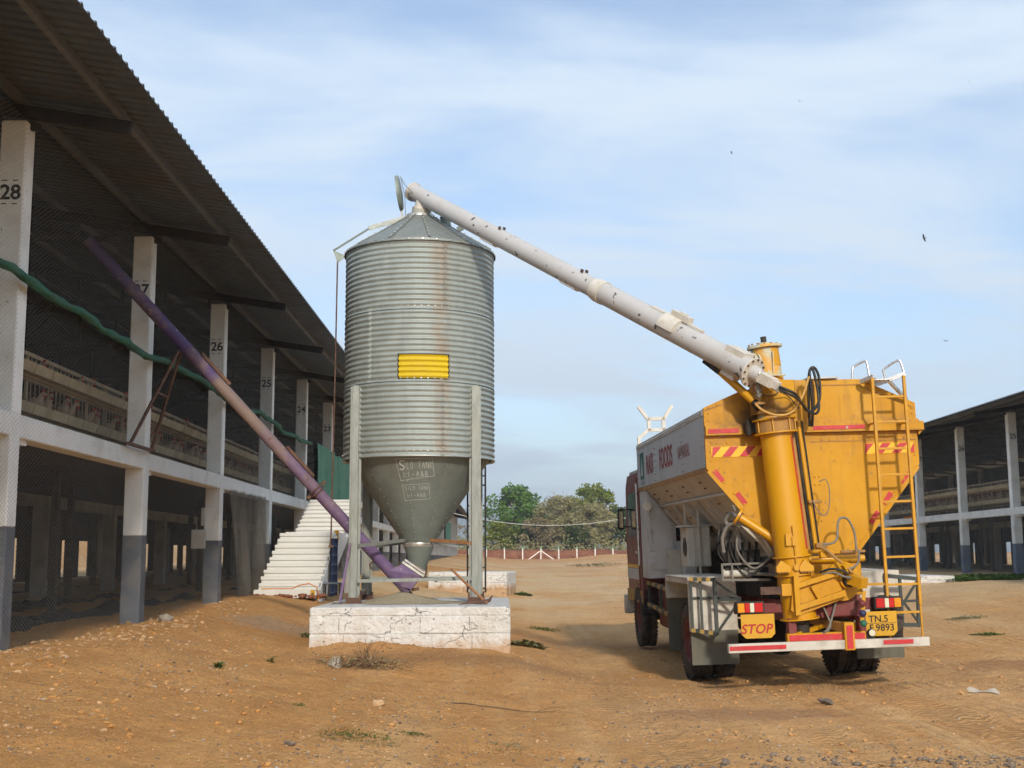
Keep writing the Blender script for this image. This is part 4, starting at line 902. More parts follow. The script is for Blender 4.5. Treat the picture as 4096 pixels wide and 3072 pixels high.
def stroke(pts, w_=.007):
    for p, q in zip(pts[:-1], pts[1:]):
        p = Vector(p); q = Vector(q); d = (q-p); n_ = max(1, int(d.length/.05)); nn = Vector((-d.y, d.x)).normalized()*w_/2
        for i in range(n_):
            a_ = p+d*(i/n_); c_ = p+d*((i+1)/n_); b.add([cone_pt(a_.x-nn.x, a_.y-nn.y), cone_pt(c_.x-nn.x, c_.y-nn.y), cone_pt(c_.x+nn.x, c_.y+nn.y), cone_pt(a_.x+nn.x, a_.y+nn.y)], [(0,1,2,3)])
stroke([(-.29, 3.015), (.27, 3.03), (.30, 2.77), (-.22, 2.70), (-.29, 3.015)], .008)
stroke([(-.20, 2.635), (.21, 2.655), (.225, 2.43), (-.165, 2.405), (-.20, 2.635)], .007)
GLY = {'S': [[(1,.9),(.7,1),(.25,.95),(.1,.75),(.4,.55),(.8,.42),(.9,.2),(.6,.02),(.1,.1)]], 'I': [[(.5,1),(.5,0)]], 'L': [[(.2,1),(.2,0),(.85,0)]], 'O': [[(.5,1),(.15,.75),(.15,.25),(.5,0),(.85,.25),(.85,.75),(.5,1)]], 'T': [[(.05,1),(.95,1)],[(.5,1),(.5,0)]], 'A': [[(.05,0),(.5,1),(.95,0)],[(.25,.4),(.75,.4)]], 'N': [[(.1,0),(.1,1),(.9,0),(.9,1)]], 'K': [[(.15,1),(.15,0)],[(.9,1),(.15,.45),(.9,0)]], '1': [[(.4,1),(.4,0)]], '-': [[(.1,.45),(.8,.45)]], '&': [[(.9,0),(.25,.75),(.45,1),(.65,.8),(.15,.3),(.4,0),(.9,.4)]], 'B': [[(.15,0),(.15,1),(.65,.95),(.7,.65),(.2,.52),(.8,.4),(.75,.05),(.15,0)]], ' ': []}
def chalk_line(t_, s0, z0, cw, h_, slope=0., w_=.008):
    for i, ch in enumerate(t_):
        for poly in GLY[ch]: stroke([(s0+cw*(i+.82*px), z0+h_*py+slope*cw*i) for px, py in poly], w_)
chalk_line('S', -.24, 2.855, .11, .135, 0, .022); chalk_line('LO TANK', -.125, 2.87, .059, .10, .03)
chalk_line('L1-A&B', -.18, 2.755, .066, .075, .02)
chalk_line('SILO TANK', -.165, 2.555, .042, .062, .02, .006); chalk_line('L1-A&B', -.13, 2.455, .049, .055, .02, .006)
b.build('chalk_writing', M['chalk'], silo, True)['kind'] = 'stuff'
# outlet
b = MB(); b.lathe([(.242, 1.70), (.247, 1.705), (.247, 1.79), (.242, 1.795)], 40, c=(CX_, CY_, 0)); b.build('outlet_collar', M['stainless'], silo, True)
tag(bolts('collar_bolts', [((CX_+.247*math.sin(a_), CY_-.247*math.cos(a_), 1.75), (math.sin(a_), -math.cos(a_), 0)) for a_ in np.linspace(0, 2*math.pi, 16)[:-1]], .011), kind='stuff')
b = MB(); n = 24; top_ = [(CX_+.238*math.cos(2*math.pi*j/n), CY_+.238*math.sin(2*math.pi*j/n), 1.70) for j in range(n)]
slope_ax = Vector((.55, 0, .83)).normalized(); cb = Vector((CX_-.03, CY_, 1.42)); ux = Vector((.83, 0, -.55)); uy = Vector((0, 1, 0))
bot_ = [tuple(cb+(ux*math.cos(2*math.pi*j/n)*.17+uy*math.sin(2*math.pi*j/n)*.12)) for j in range(n)]
b.add(top_+bot_, [(j, n+j, n+(j+1)%n, (j+1)%n) for j in range(n)], True); b.build('outlet_funnel', M['galv_dull'], silo, True)
b = MB(); c_ = cb-slope_ax*.03
b.bar(c_-ux*.19, c_+ux*.19, .26, .022, slope_ax); b.bar(c_-ux*.20-slope_ax*.05, c_+ux*.20-slope_ax*.05, .28, .035, slope_ax); b.build('slide_gate', M['stainless'], silo, True)
b = MB(); b.bar(c_-ux*.36+slope_ax*.0, c_-ux*.18, .04, .012, slope_ax); b.tube([c_+ux*.2, c_+ux*.24-slope_ax*.06, (CX_+.30, CY_-.1, 1.16)], .014, 6); b.bar(c_+ux*.13+slope_ax*.12, c_+ux*.21, .03, .02); b.build('gate_handle', M['rust_steel'], silo, True)
# legs: folded hat section
for sx in (-1, 1):
    for sy in (-1, 1):
        x = CX_+sx*.915; y = CY_+sy*.90; b = MB()
        b.box(x-.045, y-.025 if sy < 0 else y-.02, PZ+.01, x+.045, (y-.02 if sy < 0 else y+.025), 4.16)
        for q in (-1, 1):
            b.box(x+q*.045-.004, y-.022, PZ+.01, x+q*.045+.004, y+.05, 4.155); xo = sorted((x+q*.045, x+q*.088)); b.box(xo[0], y+.045, PZ+.01, xo[1], y+.053, 4.15)
        b.build('leg', M['galv_leg'], silo, True)
        b = MB(); b.box(x-.12, y-.10, PZ+.004, x+.12, y+.10, PZ+.022); b.bar((x-.09, y-.06, PZ+.02), (x-.09, y-.06, PZ+.16), .03, .03); b.bar((x+.10, y-.05, PZ+.02), (x+.10, y-.05, PZ+.13), .03, .03); b.box(x-.11, y-.03, PZ+.022, x+.11, y-.018+.03, PZ+.09); b.build('foot_bracket', M['rust_steel'], silo, True)
def brace(p, q, w_, h_, m_): b = MB(); b.bar(p, q, w_, h_); b.build('brace', M[m_], silo, True)
LXs = [CX_-.915, CX_+.915]
brace((LXs[0]+.06, CY_-.95, 1.185), (LXs[1]-.05, CY_-.95, 1.215), .02, .05, 'galv_leg')
brace((LXs[0]+.05, CY_+.93, 1.20), (LXs[1]-.05, CY_+.93, 1.20), .02, .045, 'galv_dull')
brace((LXs[0], CY_-.8, .98), (LXs[0], CY_+.8, .98), .04, .04, 'rust_steel'); brace((LXs[1], CY_-.8, .98), (LXs[1], CY_+.8, .98), .04, .04, 'rust_steel')
brace((LXs[0]+.05, CY_-.90, 1.71), (CX_-.19, CY_-.17, 1.805), .012, .055, 'galv_leg'); brace((CX_+.19, CY_-.17, 1.805), (LXs[1]-.03, CY_-.90, 1.745), .012, .05, 'wood_handle')
brace((LXs[0]+.05, CY_+.90, 1.71), (CX_-.19, CY_+.17, 1.78), .012, .05, 'galv_dull'); brace((CX_+.19, CY_+.17, 1.78), (LXs[1]-.03, CY_+.90, 1.74), .012, .05, 'galv_dull')
# black ladder behind
lad = MB()
for x in (-.575, -.275): lad.bar((x, 21.22, .95), (x, 21.22, 6.5), .03, .045, (0,1,0))
lo_ = lad.build('ladder', M['black_paint'], silo, True)
for k in range(16):
    b = MB(); z = 1.02+.345*k; b.bar((-.565, 21.22, z), (-.285, 21.22, z), .025, .025); b.build('rung', M['black_paint'], lo_)
for ch in lo_.children: ch.location = -Vector(silo.location)
b = MB(); 
for z in (2.9, 4.6, 6.2): b.bar((-.575, 21.22, z), (-.62, 20.95, z), .02, .02); b.bar((-.275, 21.22, z), (-.45, 20.85, z), .02, .02)
b.build('ladder_bracket', M['black_paint'], silo, True)
b = MB(); b.grid(lambda u, v: (lambda r_, a_: (CX_-.2+r_*math.cos(a_)*1.25, CY_-.55+r_*math.sin(a_), PZ+.003+.17*max(0, 1-r_/.62)**1.25+.012*noise.noise(Vector((r_*9, a_*3, 0)))*(1 if r_ < .8 else 0)))(.02+.85*v, 2*math.pi*u), 40, 14)
tag(b.build('feed_heap', M['feed']), 'heap of spilled pale feed meal on the plinth under the silo outlet', 'feed')

# ------------------------------------------------------------------ purple auger from the silo up into the left house
A0 = Vector((-1.56, 20.0, 1.10)); A1 = Vector((-5.25, 18.28, 5.25)); AD = (A1-A0).normalized(); AL = (A1-A0).length
au = thing('feed_auger', 'rusty purple auger tube rising from the silo outlet into the left house', 'auger', tuple(A0))
def apt(t_): return A0+AD*t_
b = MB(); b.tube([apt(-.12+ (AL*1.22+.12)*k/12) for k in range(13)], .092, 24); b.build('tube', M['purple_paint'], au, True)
up = (Vector((0,0,1))-AD*AD.z).normalized()
b = MB(); b.ring(apt(2.03), AD, .122, .085, .02, 24); b.ring(apt(2.09), AD, .122, .085, .02, 24); b.bar(apt(2.06)+up*.13, apt(2.06)+up*.2, .02, .05); b.bar(apt(2.06)-up*.13, apt(2.06)-up*.19, .02, .05); b.build('clamp', M['rust_steel'], au, True)
for t0 in (2.25, 4.15):
    b = MB(); s_ = up.cross(AD); c0 = apt(t0)+up*.085; c1 = apt(t0+.62)+up*.085
    b.bar(c0+up*.01, c1+up*.01, .14, .02, up); b.bar(c0+up*.03+s_*.06, c1+up*.03+s_*.06, .012, .035, up); b.bar((c0+c1)/2, (c0+c1)/2+up*.09, .012, .012); b.build('inspection_hatch', M['rust_steel'], au, True)
b = MB(); q0 = cb-slope_ax*.09; 
pts4 = [q0-ux*.17, q0+ux*.17]; low = None
V = [(p.x, p.y+s_, p.z) for s_ in (-.11, .11) for p in (pts4[0], pts4[1], Vector((A0.x+.14, 20, A0.z-.06)), Vector((A0.x-.02, 20, A0.z-.02)), apt(.33))]
b.add(V, [(0,1,2,3,4), (9,8,7,6,5), (0,5,6,1), (1,6,7,2), (2,7,8,3), (3,8,9,4), (4,9,5,0)]); b.build('inlet_boot', M['purple_paint'], au, True)
b = MB(); b.tube([apt(-.14), apt(-.24)], .03, 10); b.bar(apt(-.16)+Vector((.03,0,.04)), apt(-.16)+Vector((.15,0,.06)), .05, .05); b.tube([apt(-.2), (A0.x+.02, 19.95, .90)], .012, 6); b.build('tail_bearing', M['rust_steel'], au, True)
b = MB(); b.tube([apt(.62)-up*.1, apt(.62)-up*.17, apt(.55)-up*.2], .018, 6); b.build('hook', M['rust_steel'], au, True)
b = MB(); b.bar((-2.42, 18.95, .87), (-2.28, 19.0, 1.75), .035, .035); b.build('prop', M['purple_paint'], au, True)
sd = thing('auger_stand', 'rusty A-frame stand on the floor beam by pillar 27 carrying the auger', 'stand', (-5.25, 18.3, 3.12))
at = apt(AL*.86)-up*.12
for p in ((-5.28, 17.75, 3.14), (-5.28, 18.85, 3.14)): b = MB(); b.bar(p, tuple(at+Vector((0, (p[1]-18.3)*.12, 0))), .036, .036); b.build('leg', M['rust_steel'], sd, True)
b = MB(); b.bar((-5.28, 17.65, 3.15), (-5.28, 19.0, 3.15), .05, .04); b.build('base_rail', M['rust_steel'], sd, True)
b = MB(); m0 = Vector((-5.28, 17.75, 3.14)).lerp(at, .55); m1 = Vector((-5.28, 18.85, 3.14)).lerp(at, .55); b.bar(m0, m1, .03, .03); b.build('cross_bar', M['rust_steel'], sd, True)

# pickaxe leaning at the right leg
pk = thing('pickaxe', 'pickaxe with wooden handle leaning against the right silo leg', 'pickaxe', (-.25, 18.3, PZ))
b = MB(); b.tube([(-.22, 18.27, .875), (-.30, 18.33, .95), (-.76, 18.95, 1.36)], [.026,.02,.019], 8); b.build('handle', M['wood_handle'], pk, True)
b = MB(); b.tube([(-.62, 18.22, .862), (-.45, 18.24, .885), (-.26, 18.28, .895), (-.18, 18.30, .915), (-.14, 18.36, .98)], [.005,.018,.032,.026,.008], 8); b.build('head', M['rust_steel'], pk, True)
# cable across the yard, on a pole hidden behind the truck
cb_ = MB(); cb_.tube([(x, 60, 3.09+.027*(x-2.4)**2) for x in np.linspace(-5.3, 9.4, 30)], .016, 5); tag(cb_.build('overhead_cable', M['cable_pale']), 'pale cable sagging across the far yard between silo ladder and truck mirror', 'cable')
b = MB(); b.tube([(9.45, 60, .3), (9.42, 60, 4.6)], [.08, .06], 10); tag(b.build('cable_pole', M['bark']), 'wooden pole holding the sagging pale cable, behind the truck', 'pole')
# ------------------------------------------------------------------ feed truck (local: x right, y forward, z up, origin under the rear bumper)
T0 = Vector((3.92, 15.1, 0.))
RT = Matrix.Rotation(R(2.2), 3, 'Z') @ Matrix.Rotation(R(.6), 3, 'X') @ Matrix.Rotation(R(-1.7), 3, 'Y')
truck = thing('feed_truck', 'orange-yellow bulk feed truck seen from behind with grey hopper and raised white auger', 'truck', tuple(T0)); truck.rotation_euler = RT.to_euler()
def P(name, b, m_, parent=None, kind=None, label=None):
    o = b.build(name, [M[q] for q in m_] if isinstance(m_, (list, tuple)) else M[m_], parent or truck)
    if kind: o['kind'] = kind
    if label: o['label'] = label
    return o
def box(name, m_, x0, y0, z0, x1, y1, z1, c=.008, parent=None, label=None):
    b = MB(); b.cbox(min(x0,x1), min(y0,y1), min(z0,z1), max(x0,x1), max(y0,y1), max(z0,z1), c); return P(name, b, m_, parent, label=label)
def bar(name, m_, p, q, w_, h_, parent=None, up=(0,0,1)):
    b = MB(); b.bar(p, q, w_, h_, up); return P(name, b, m_, parent)
def tube(name, m_, pts, r_, n=8, parent=None):
    b = MB(); b.tube(pts, r_, n); return P(name, b, m_, parent)
def arc(pts, n=6):
    # smooth hose path through the points (Catmull-Rom)
    P_ = [Vector(p) for p in pts]; out = []
    for i in range(len(P_)-1):
        a_, b_, c_, d_ = P_[max(i-1,0)], P_[i], P_[i+1], P_[min(i+2,len(P_)-1)]
        for k in range(n):
            t_ = k/n; out.append(.5*((2*b_)+(c_-a_)*t_+(2*a_-5*b_+4*c_-d_)*t_*t_+(3*b_-3*c_+d_-a_)*t_**3))
    return out+[P_[-1]]
def hose(m_, pts, r_=.013, parent=None, name='hose'): return tube(name, m_, arc(pts), r_, 7, parent)
def bolt_set(pts, ax=(0,-1,0), r_=.013, m_='yellow_truck', parent=None):
    b = MB()
    for p in pts: b.disc(Vector(p), ax, r_, .014, 6)
    return P('bolt_row', b, m_, parent, 'stuff')

HL, HR, HC = -1.275, 1.42, .075
Y0, Y1 = .50, 6.25
# hopper shell
b = MB(); b.prism([(HL, 3.165), (HR, 3.165), (HR, 3.39), (.73, 3.71), (-.22, 3.72), (-.83, 3.585), (HL, 3.40)], Y0, Y0+.05); up_ = P('rear_panel_upper', b, 'yellow_truck')
b = MB(); b.prism([(HL, 2.64), (-.36, 1.54), (.52, 1.54), (HR, 2.62), (HR, 3.045), (HL, 3.045)], Y0, Y0+.05); lowp = P('rear_panel_lower', b, 'yellow_truck')
b = MB(); b.prism([(HL, 3.045), (.05, 3.05), (.05, 3.155), (HL, 3.155)], Y0-.075, Y0+.04); b.prism([(HL-.005, 3.155), (.05, 3.155), (.05, 3.18), (HL-.005, 3.18)], Y0-.06, Y0+.02); P('rear_ledge', b, 'yellow_truck')
b = MB(); b.prism([(.05, 3.05), (HR+.06, 3.04), (HR+.06, 3.15), (.05, 3.155)], Y0-.085, Y0+.04); b.prism([(HR, 3.16), (HR+.06, 3.15), (HR+.06, 3.04), (HR, 2.98)], Y0-.05, Y0+.35); b.prism([(.05, 3.155), (HR+.03, 3.15), (HR+.0, 3.185), (.05, 3.18)], Y0-.05, Y0+.02); P('rear_ledge', b, 'yellow_truck')
b = MB(); b.box(HL+.03, Y0-.082, 3.07, -.86, Y0-.076, 3.125); b.box(.02+.05, Y0-.092, 3.075, .73, Y0-.086, 3.125); P('reflective_strip', b, 'red_tape')
b = MB(); b.disc((.50, Y0-.094, 3.095), (0,1,0), .018, .004, 10); P('sticker', b, 'paper')
for x0, zb in ((-1.205, 2.775), (.725, 2.762)):
    W_ = .645; H_ = .132; ch = MB(); ch.m = 0; ch.box(x0, Y0-.008, zb, x0+W_, Y0-.002, zb+H_); ch.m = 1
    for k in (-.14, .20, .54, .88):
        xa = x0+k*W_; poly = [(xa, zb+.004), (xa+.165*W_, zb+.004), (xa+.335*W_, zb+H_-.004), (xa+.17*W_, zb+H_-.004)]
        poly = [(min(max(px, x0+.004), x0+W_-.004), pz) for px, pz in poly]
        if poly[1][0]-poly[0][0] < .01 and poly[2][0]-poly[3][0] < .01: continue
        ch.prism(poly, Y0-.0115, Y0-.009)
    P('chevron_board', ch, ['yellow_tape', 'red_tape'])
for x, z, s_ in ((-1.13, 2.545, -1), (-.86, 2.255, -1), (1.24, 2.44, 1), (.98, 2.20, 1), (.80, 1.97, 1)):
    p = Vector((x+.06*(-s_ if s_ < 0 else 1)*0, Y0-.006, z)); d = Vector((-s_*.048 if s_ < 0 else .048, 0, -.075 if s_ < 0 else .075))
    d = Vector((.05, 0, -.07)) if s_ < 0 else Vector((.05, 0, .07))
    bar('reflective_strip', 'red_tape', p-d, p+d, .006, .062, None, Vector((d.z, 0, -d.x)))
bolt_set([(HL+.06, Y0-.006, z) for z in (3.33, 3.24, 2.98, 2.85, 2.74)]+[(HR-.05, Y0-.006, z) for z in (3.33, 3.26, 2.98, 2.86, 2.74)]+[(x, Y0-.006, 2.955) for x in (-1.19,-1.13,-1.0,-.7,.2,.3,.72,.82,1.15,1.25,1.31)]+[(HL+.07+.10*k, Y0-.006, 3.405+.033*k) for k in range(4)]+[(.80+.19*k, Y0-.006, 3.615-.09*k) for k in range(4)]+[(x, Y0-.006, z) for x in (.0, .075) for z in (3.38, 3.48)]+[(x, Y0-.006, z) for x in (.08, .14) for z in (2.4, 2.5, 1.95, 2.05)]+[(HL+.10+.115*k, Y0-.006, 2.60-.138*k) for k in range(7)]+[(HR-.10-.12*k, Y0-.006, 2.58-.148*k) for k in range(7)], parent=lowp)
bar('edge_flange', 'yellow_truck', (HL+.02, Y0-.004, 2.61), (-.37, Y0-.004, 1.52), .012, .05, None, (.76,0,.65)); b = MB(); b.bar((HR-.02, Y0-.004, 2.59), (.53, Y0-.004, 1.53), .012, .05, (-.76,0,.65)); P('edge_flange', b, 'yellow_truck')
b = MB(); b.bar((.075, Y0-.003, 3.2), (.075, Y0-.003, 3.68), .012, .008); b.bar((.06, Y0-.003, 3.645), (.73, Y0-.003, 3.64), .01, .012); b.bar((.73, Y0-.003, 3.62), (1.40, Y0-.003, 3.33), .01, .012); b.bar((HL+.02, Y0-.003, 3.37), (-.6, Y0-.003, 3.57), .01, .012); b.bar((.05, Y0-.003, 2.935), (HR-.02, Y0-.003, 2.93), .01, .010); P('weld_seam', b, 'yellow_grimy', None, 'stuff')
# grey sides, roof and sloping underside
b = MB(); b.box(HL, Y0+.05, 2.65, HL+.03, Y1, 3.36); left_side = P('side_panel', b, 'grey_side')
b = MB(); b.box(HR-.03, Y0+.05, 2.65, HR, Y1, 3.36); P('side_panel', b, 'grey_side')
b = MB(); b.box(HL-.012, Y0+.05, 3.31, HL-.001, Y1, 3.375); b.box(HL-.004, Y0+.05, 3.36, HL+.05, Y1, 3.378); P('top_rail', b, 'grey_panel')
tag(bolt_set([(HL-.014, y, 3.345) for y in np.arange(Y0+.12, Y1-.05, .085)], (-1,0,0), .012, 'bolt_metal', left_side), kind='stuff')
bolt_set([(HL-.004, y+dy, z) for y in (2.05, 4.35) for dy in (0, .10) for z in np.arange(2.70, 3.3, .10)], (-1,0,0), .013, 'bolt_metal', left_side)
bolt_set([(HL-.004, Y0+.08, z) for z in np.arange(2.70, 3.3, .12)]+[(HL-.004, Y1-.05, z) for z in np.arange(2.70, 3.3, .12)], (-1,0,0), .012, 'bolt_metal', left_side)
b = MB(); b.box(HL-.006, Y0+.05, 2.60, HL+.02, Y1, 2.66); P('bottom_trim', b, 'yellow_grimy')
b = MB(); b.prism([(HL, 3.37), (HL, 3.39), (-.24, 3.70), (.74, 3.69), (HR, 3.38), (HR, 3.36), (.73, 3.66), (-.23, 3.67)], Y0+.05, Y1); P('hopper_roof', b, 'grey_panel')
b = MB(); b.prism([(HL+.01, 2.61), (-.37, 1.53), (-.35, 1.53), (HL+.04, 2.64)], Y0+.05, Y1); under = P('sloping_floor', b, 'grey_under')
b = MB(); b.prism([(HR-.01, 2.61), (.53, 1.53), (.51, 1.53), (HR-.04, 2.64)], Y0+.05, Y1); P('sloping_floor', b, 'grey_under')
b = MB(); b.prism([(-.40, 1.50), (.56, 1.50), (.56, 1.56), (-.40, 1.56)], Y0+.05, Y1); b.prism([(-.28, 1.25), (.44, 1.25), (.56, 1.50), (-.40, 1.50)], .9, Y1); P('trough_floor', b, 'grey_under')
sl_n = Vector((-.76, 0, -.65))
def slope_pt(d, y, off=.0): # d metres down the left slope from the yellow trim
    p = Vector((HL+.01, y, 2.61))+Vector((.642, 0, -.767))*d+sl_n*off; return p
bar('crease_rail', 'grey_panel', slope_pt(.36, Y0+.06, .012), slope_pt(.36, Y1, .012), .035, .03)
bolt_set([slope_pt(.33, y, .006) for y in np.arange(Y0+.12, Y1, .085)], sl_n, .012, 'bolt_metal', under)
bolt_set([slope_pt(d, y+dy, .004) for y in (1.35, 2.6, 3.9, 5.1) for dy in (0, .09) for d in (.13, .23, .5, .66)], sl_n, .013, 'black_grime', under)
for y in (1.7, 2.55, 3.4, 4.3, 5.2): bar('slope_rib', 'grey_under', slope_pt(.42, y, .03), slope_pt(1.38, y, .03), .07, .06, None, sl_n)
b = MB(); b.prism([(HL+.0, 2.64), (-.36, 1.50), (.52, 1.50), (HR, 2.62), (HR, 3.38), (.73, 3.68), (-.22, 3.69), (HL, 3.37)], Y1, Y1+.05); P('front_wall', b, 'grey_panel')
# lettering on the left side
def side_text(t_, size, y_, z_, m_, name, sxy=1., **k):
    b = MB(); put_text(b, t_, size, lambda u, v: (HL-.0045, y_-u*sxy, z_+v), **k); P(name, b, m_)
side_text('RASI', .43, 4.93, 2.99, 'sign_red', 'lettering', .80, bold=.02); side_text('FOODS', .43, 3.42, 2.99, 'sign_red', 'lettering', .80, bold=.02); side_text('NAMAKKAL', .26, 1.98, 2.97, 'sign_red', 'lettering', .62)
side_text('Rasi Group', .11, 5.72, 2.715, 'sign_green', 'lettering', .9)
b = MB(); b.box(HL-.0045, 5.55, 2.78, HL-.001, 5.95, 3.22); lg = P('logo', b, 'sign_green')
b = MB(); b.add([(HL-.006, 5.86, 2.84), (HL-.006, 5.64, 2.84), (HL-.006, 5.75, 3.16)], [(0,1,2)]); P('logo_mark', b, 'grey_side', lg)
# front cabinet under the hopper with its hinged door
b = MB(); b.prism([(HL+.01, 1.16), (-.80, 1.16), (-.80, 2.02), (HL+.01, 2.60)], 5.55, Y1); P('front_cabinet', b, 'grey_panel')
b = MB(); b.prism([(HL+.03, 1.30), (-.86, 1.30), (-.86, 2.05), (HL+.03, 2.52)], 5.53, 5.548); dr = P('cabinet_door', b, 'grey_panel')
for z in (1.38, 1.62, 1.9, 2.2): b = MB(); b.box(HL+.02, 5.505, z, HL+.11, 5.53, z+.02); P('hinge', b, 'grey_panel', dr)
b = MB(); b.disc((HL+.02, 5.50, 2.33), (0,1,0), .07, .05, 20); b.tube([(HL+.02, 5.48, 2.27), (HL+.05, 5.47, 2.0), (HL+.08, 5.48, 1.7)], .008, 5); P('work_lamp', b, 'stainless')
box('side_locker', 'grey_panel', -.80, 4.9, 1.15, -.45, 5.9, 1.75); box('side_locker', 'cream_box', -.98, 5.2, 1.18, -.80, 5.5, 1.62)
# chassis
for x in (-.40, .40): box('chassis_rail', 'chassis_red', x-.045, .12, .74, x+.045, 8.2, .99)
for y in (.2, 1.4, 3.0, 4.6, 6.2): box('cross_member', 'chassis_red', -.35, y, .78, .35, y+.09, .95)
box('subframe', 'black_grime', -.5, 1.1, .995, .5, 6.2, 1.22); box('rear_crossbox', 'chassis_red', .0, .12, .80, .43, .38, 1.045)
box('rear_beam', 'chassis_red', -1.08, .22, .86, -.36, .30, .98); box('rear_beam', 'chassis_red', .43, .22, .86, .95, .30, 1.00)
box('chassis_bracket', 'chassis_red', .36, .03, .50, .45, .16, .80); box('chassis_bracket', 'chassis_red', -.48, .06, .48, -.38, .2, .80)
# fuel tank and side step region, left
box('fuel_tank', 'chassis_red', -1.05, 4.4, .36, -.5, 6.1, 1.08, .04); box('fuel_tank', 'chassis_red', .5, 4.4, .36, 1.05, 6.1, 1.08, .04)
# wheels
def wheel(x, y, z, r_, w_, out):
    t = MB(); pr = [(r_*.56, -w_*.40), (r_*.62, -w_*.47), (r_*.80, -w_*.50), (r_*.93, -w_*.47), (r_*.985, -w_*.40), (r_, -w_*.30), (r_, -w_*.10), (r_*.975, -w_*.095), (r_*.975, -w_*.07), (r_, -w_*.065), (r_, w_*.065), (r_*.975, w_*.07), (r_*.975, w_*.095), (r_, w_*.10), (r_, w_*.30), (r_*.985, w_*.40), (r_*.93, w_*.47), (r_*.80, w_*.50), (r_*.62, w_*.47), (r_*.56, w_*.40)]
    hub = bpy.data.objects.new('wheel', None); COL.objects.link(hub); hub.parent = truck; hub.location = (x, y, z); hub.rotation_euler = (0, math.pi/2, 0)
    t.lathe(pr, 56); 
    for k in range(44):
        a_ = 2*math.pi*k/44
        for s_ in (-1, 1):
            t.T = Matrix.Rotation(a_+(.03 if s_ > 0 else 0), 4, 'Z'); t.box(r_*.975, -.016, s_*w_*.36-.035, r_+.006, .016, s_*w_*.36+.035)
    t.T = None; P('tyre', t, 'rubber', hub)
    m = MB(); sg = out; m.lathe([(r_*.57, -w_*.42), (r_*.57, w_*.42), (r_*.545, w_*.42), (r_*.53, sg*w_*.1), (r_*.30, sg*w_*.05), (r_*.26, sg*w_*.22), (r_*.13, sg*w_*.26), (.0, sg*w_*.27)], 32); 
    m.lathe([(r_*.57, -w_*.42), (r_*.53, -w_*.40), (r_*.5, 0), (.0, 0)], 32); P('rim', m, 'rim_red', hub)
    m = MB()
    for k in range(8): a_ = 2*math.pi*k/8; m.disc((r_*.38*math.cos(a_), r_*.38*math.sin(a_), sg*w_*.12), (0,0,1), .018, .05, 6)
    P('wheel_nuts', m, 'rim_red', hub, 'stuff'); return hub
RWY, RWZ, WR = 2.3, .405, .505
for x in (-1.17, -.87): wheel(x, RWY, RWZ, WR, .27, -1)
for x in (1.09, .79): wheel(x, RWY, RWZ, WR, .27, 1)
wheel(-1.14, 7.0, .465, .50, .27, -1); wheel(1.10, 7.0, .465, .50, .27, 1)
b = MB(); b.tube([(-1.2, RWY, RWZ), (1.1, RWY, RWZ)], .075, 12); b.sphere((0, RWY, RWZ), .24, 1, .9, 1); b.tube([(0, RWY, RWZ+.05), (0, 6.5, .8)], .05, 10); P('rear_axle', b, 'black_grime')
b = MB(); b.tube([(-1.1, 7.0, .46), (1.05, 7.0, .46)], .06, 10); P('front_axle', b, 'black_grime')
for x in (-.48, .48):
    b = MB(); 
    for k in range(6): l_ = .75-.1*k; b.box(x-.04, RWY-l_, .62-.02*k, x+.04, RWY+l_, .637-.02*k)
    P('leaf_spring', b, 'black_grime')
# fenders and flaps
for s_, xa, xb in ((-1, -1.43, -.80), (1, .72, 1.36)):
    b = MB(); b.cbox(xa, 1.34, .59, xb, 1.365, 1.285, .006); b.cbox(xa, 1.366, 1.262, xb, 3.08, 1.285, .006); b.cbox(xa, 3.06, .95, xb, 3.08, 1.26, .006); b.box(xa, 1.368, 1.20, xa+.02, 3.05, 1.26)
    P('fender', b, 'fender_white')
    b = MB(); n = 14; b.grid(lambda u, v: (xa+.01+(xb-xa-.02)*u, 1.325-.02*(1-v)*math.sin(u*3), .17+.43*v), 10, 6); b.grid(lambda u, v: (xa+.01+(xb-xa-.02)*(1-u), 1.335-.02*(1-v)*math.sin((1-u)*3), .17+.43*v), 10, 6); P('mud_flap', b, 'flap_rubber')
    b = MB(); b.cbox(xa+.02, 3.09, .20, xb-.25, 3.105, 1.1, .004); P('mud_flap', b, 'flap_rubber')
bar('fender_stay', 'frame_dark', (-1.38, 1.33, 1.02), (-.75, 1.30, 1.0), .02, .03)
# rear-left guard frame: dark tubes with yellow and black striped rails
gf = MB(); gf.bar((-1.405, 1.26, .62), (-1.405, 1.26, 1.27), .03, .03); gf.bar((-1.29, 1.22, .60), (-1.29, 1.22, 1.26), .03, .03); gf.bar((-1.13, 1.10, .57), (-1.13, 1.10, 1.25), .045, .045); gf.bar((-1.13, 1.10, 1.24), (-.84, .95, 1.0), .028, .028); gf.bar((-1.13, 1.10, .58), (-.84, .95, 1.0), .028, .028); gf.bar((-1.13, 1.10, .99), (-.84, .95, 1.0), .028, .028)
P('guard_frame', gf, 'frame_dark')
def striped(p, q, w_, n):
    p = Vector(p); q = Vector(q); b = MB()
    for k in range(n): b.m = k % 2; b.bar(p.lerp(q, k/n), p.lerp(q, (k+1)/n), w_, w_)
    return P('striped_rail', b, ['stripe_yellow', 'frame_dark'])
striped((-1.42, 1.255, 1.265), (-1.12, 1.09, 1.255), .048, 6); striped((-1.42, 1.255, .62), (-1.12, 1.09, .575), .048, 6)
striped((-1.20, 3.14, .99), (-1.20, 6.15, 1.08), .055, 11); striped((-1.20, 3.14, .61), (-1.20, 6.15, .72), .055, 11)
for y in (3.7, 4.9, 6.1): bar('guard_post', 'frame_dark', (-1.20, y, .62), (-1.20, y, 1.06), .04, .035)
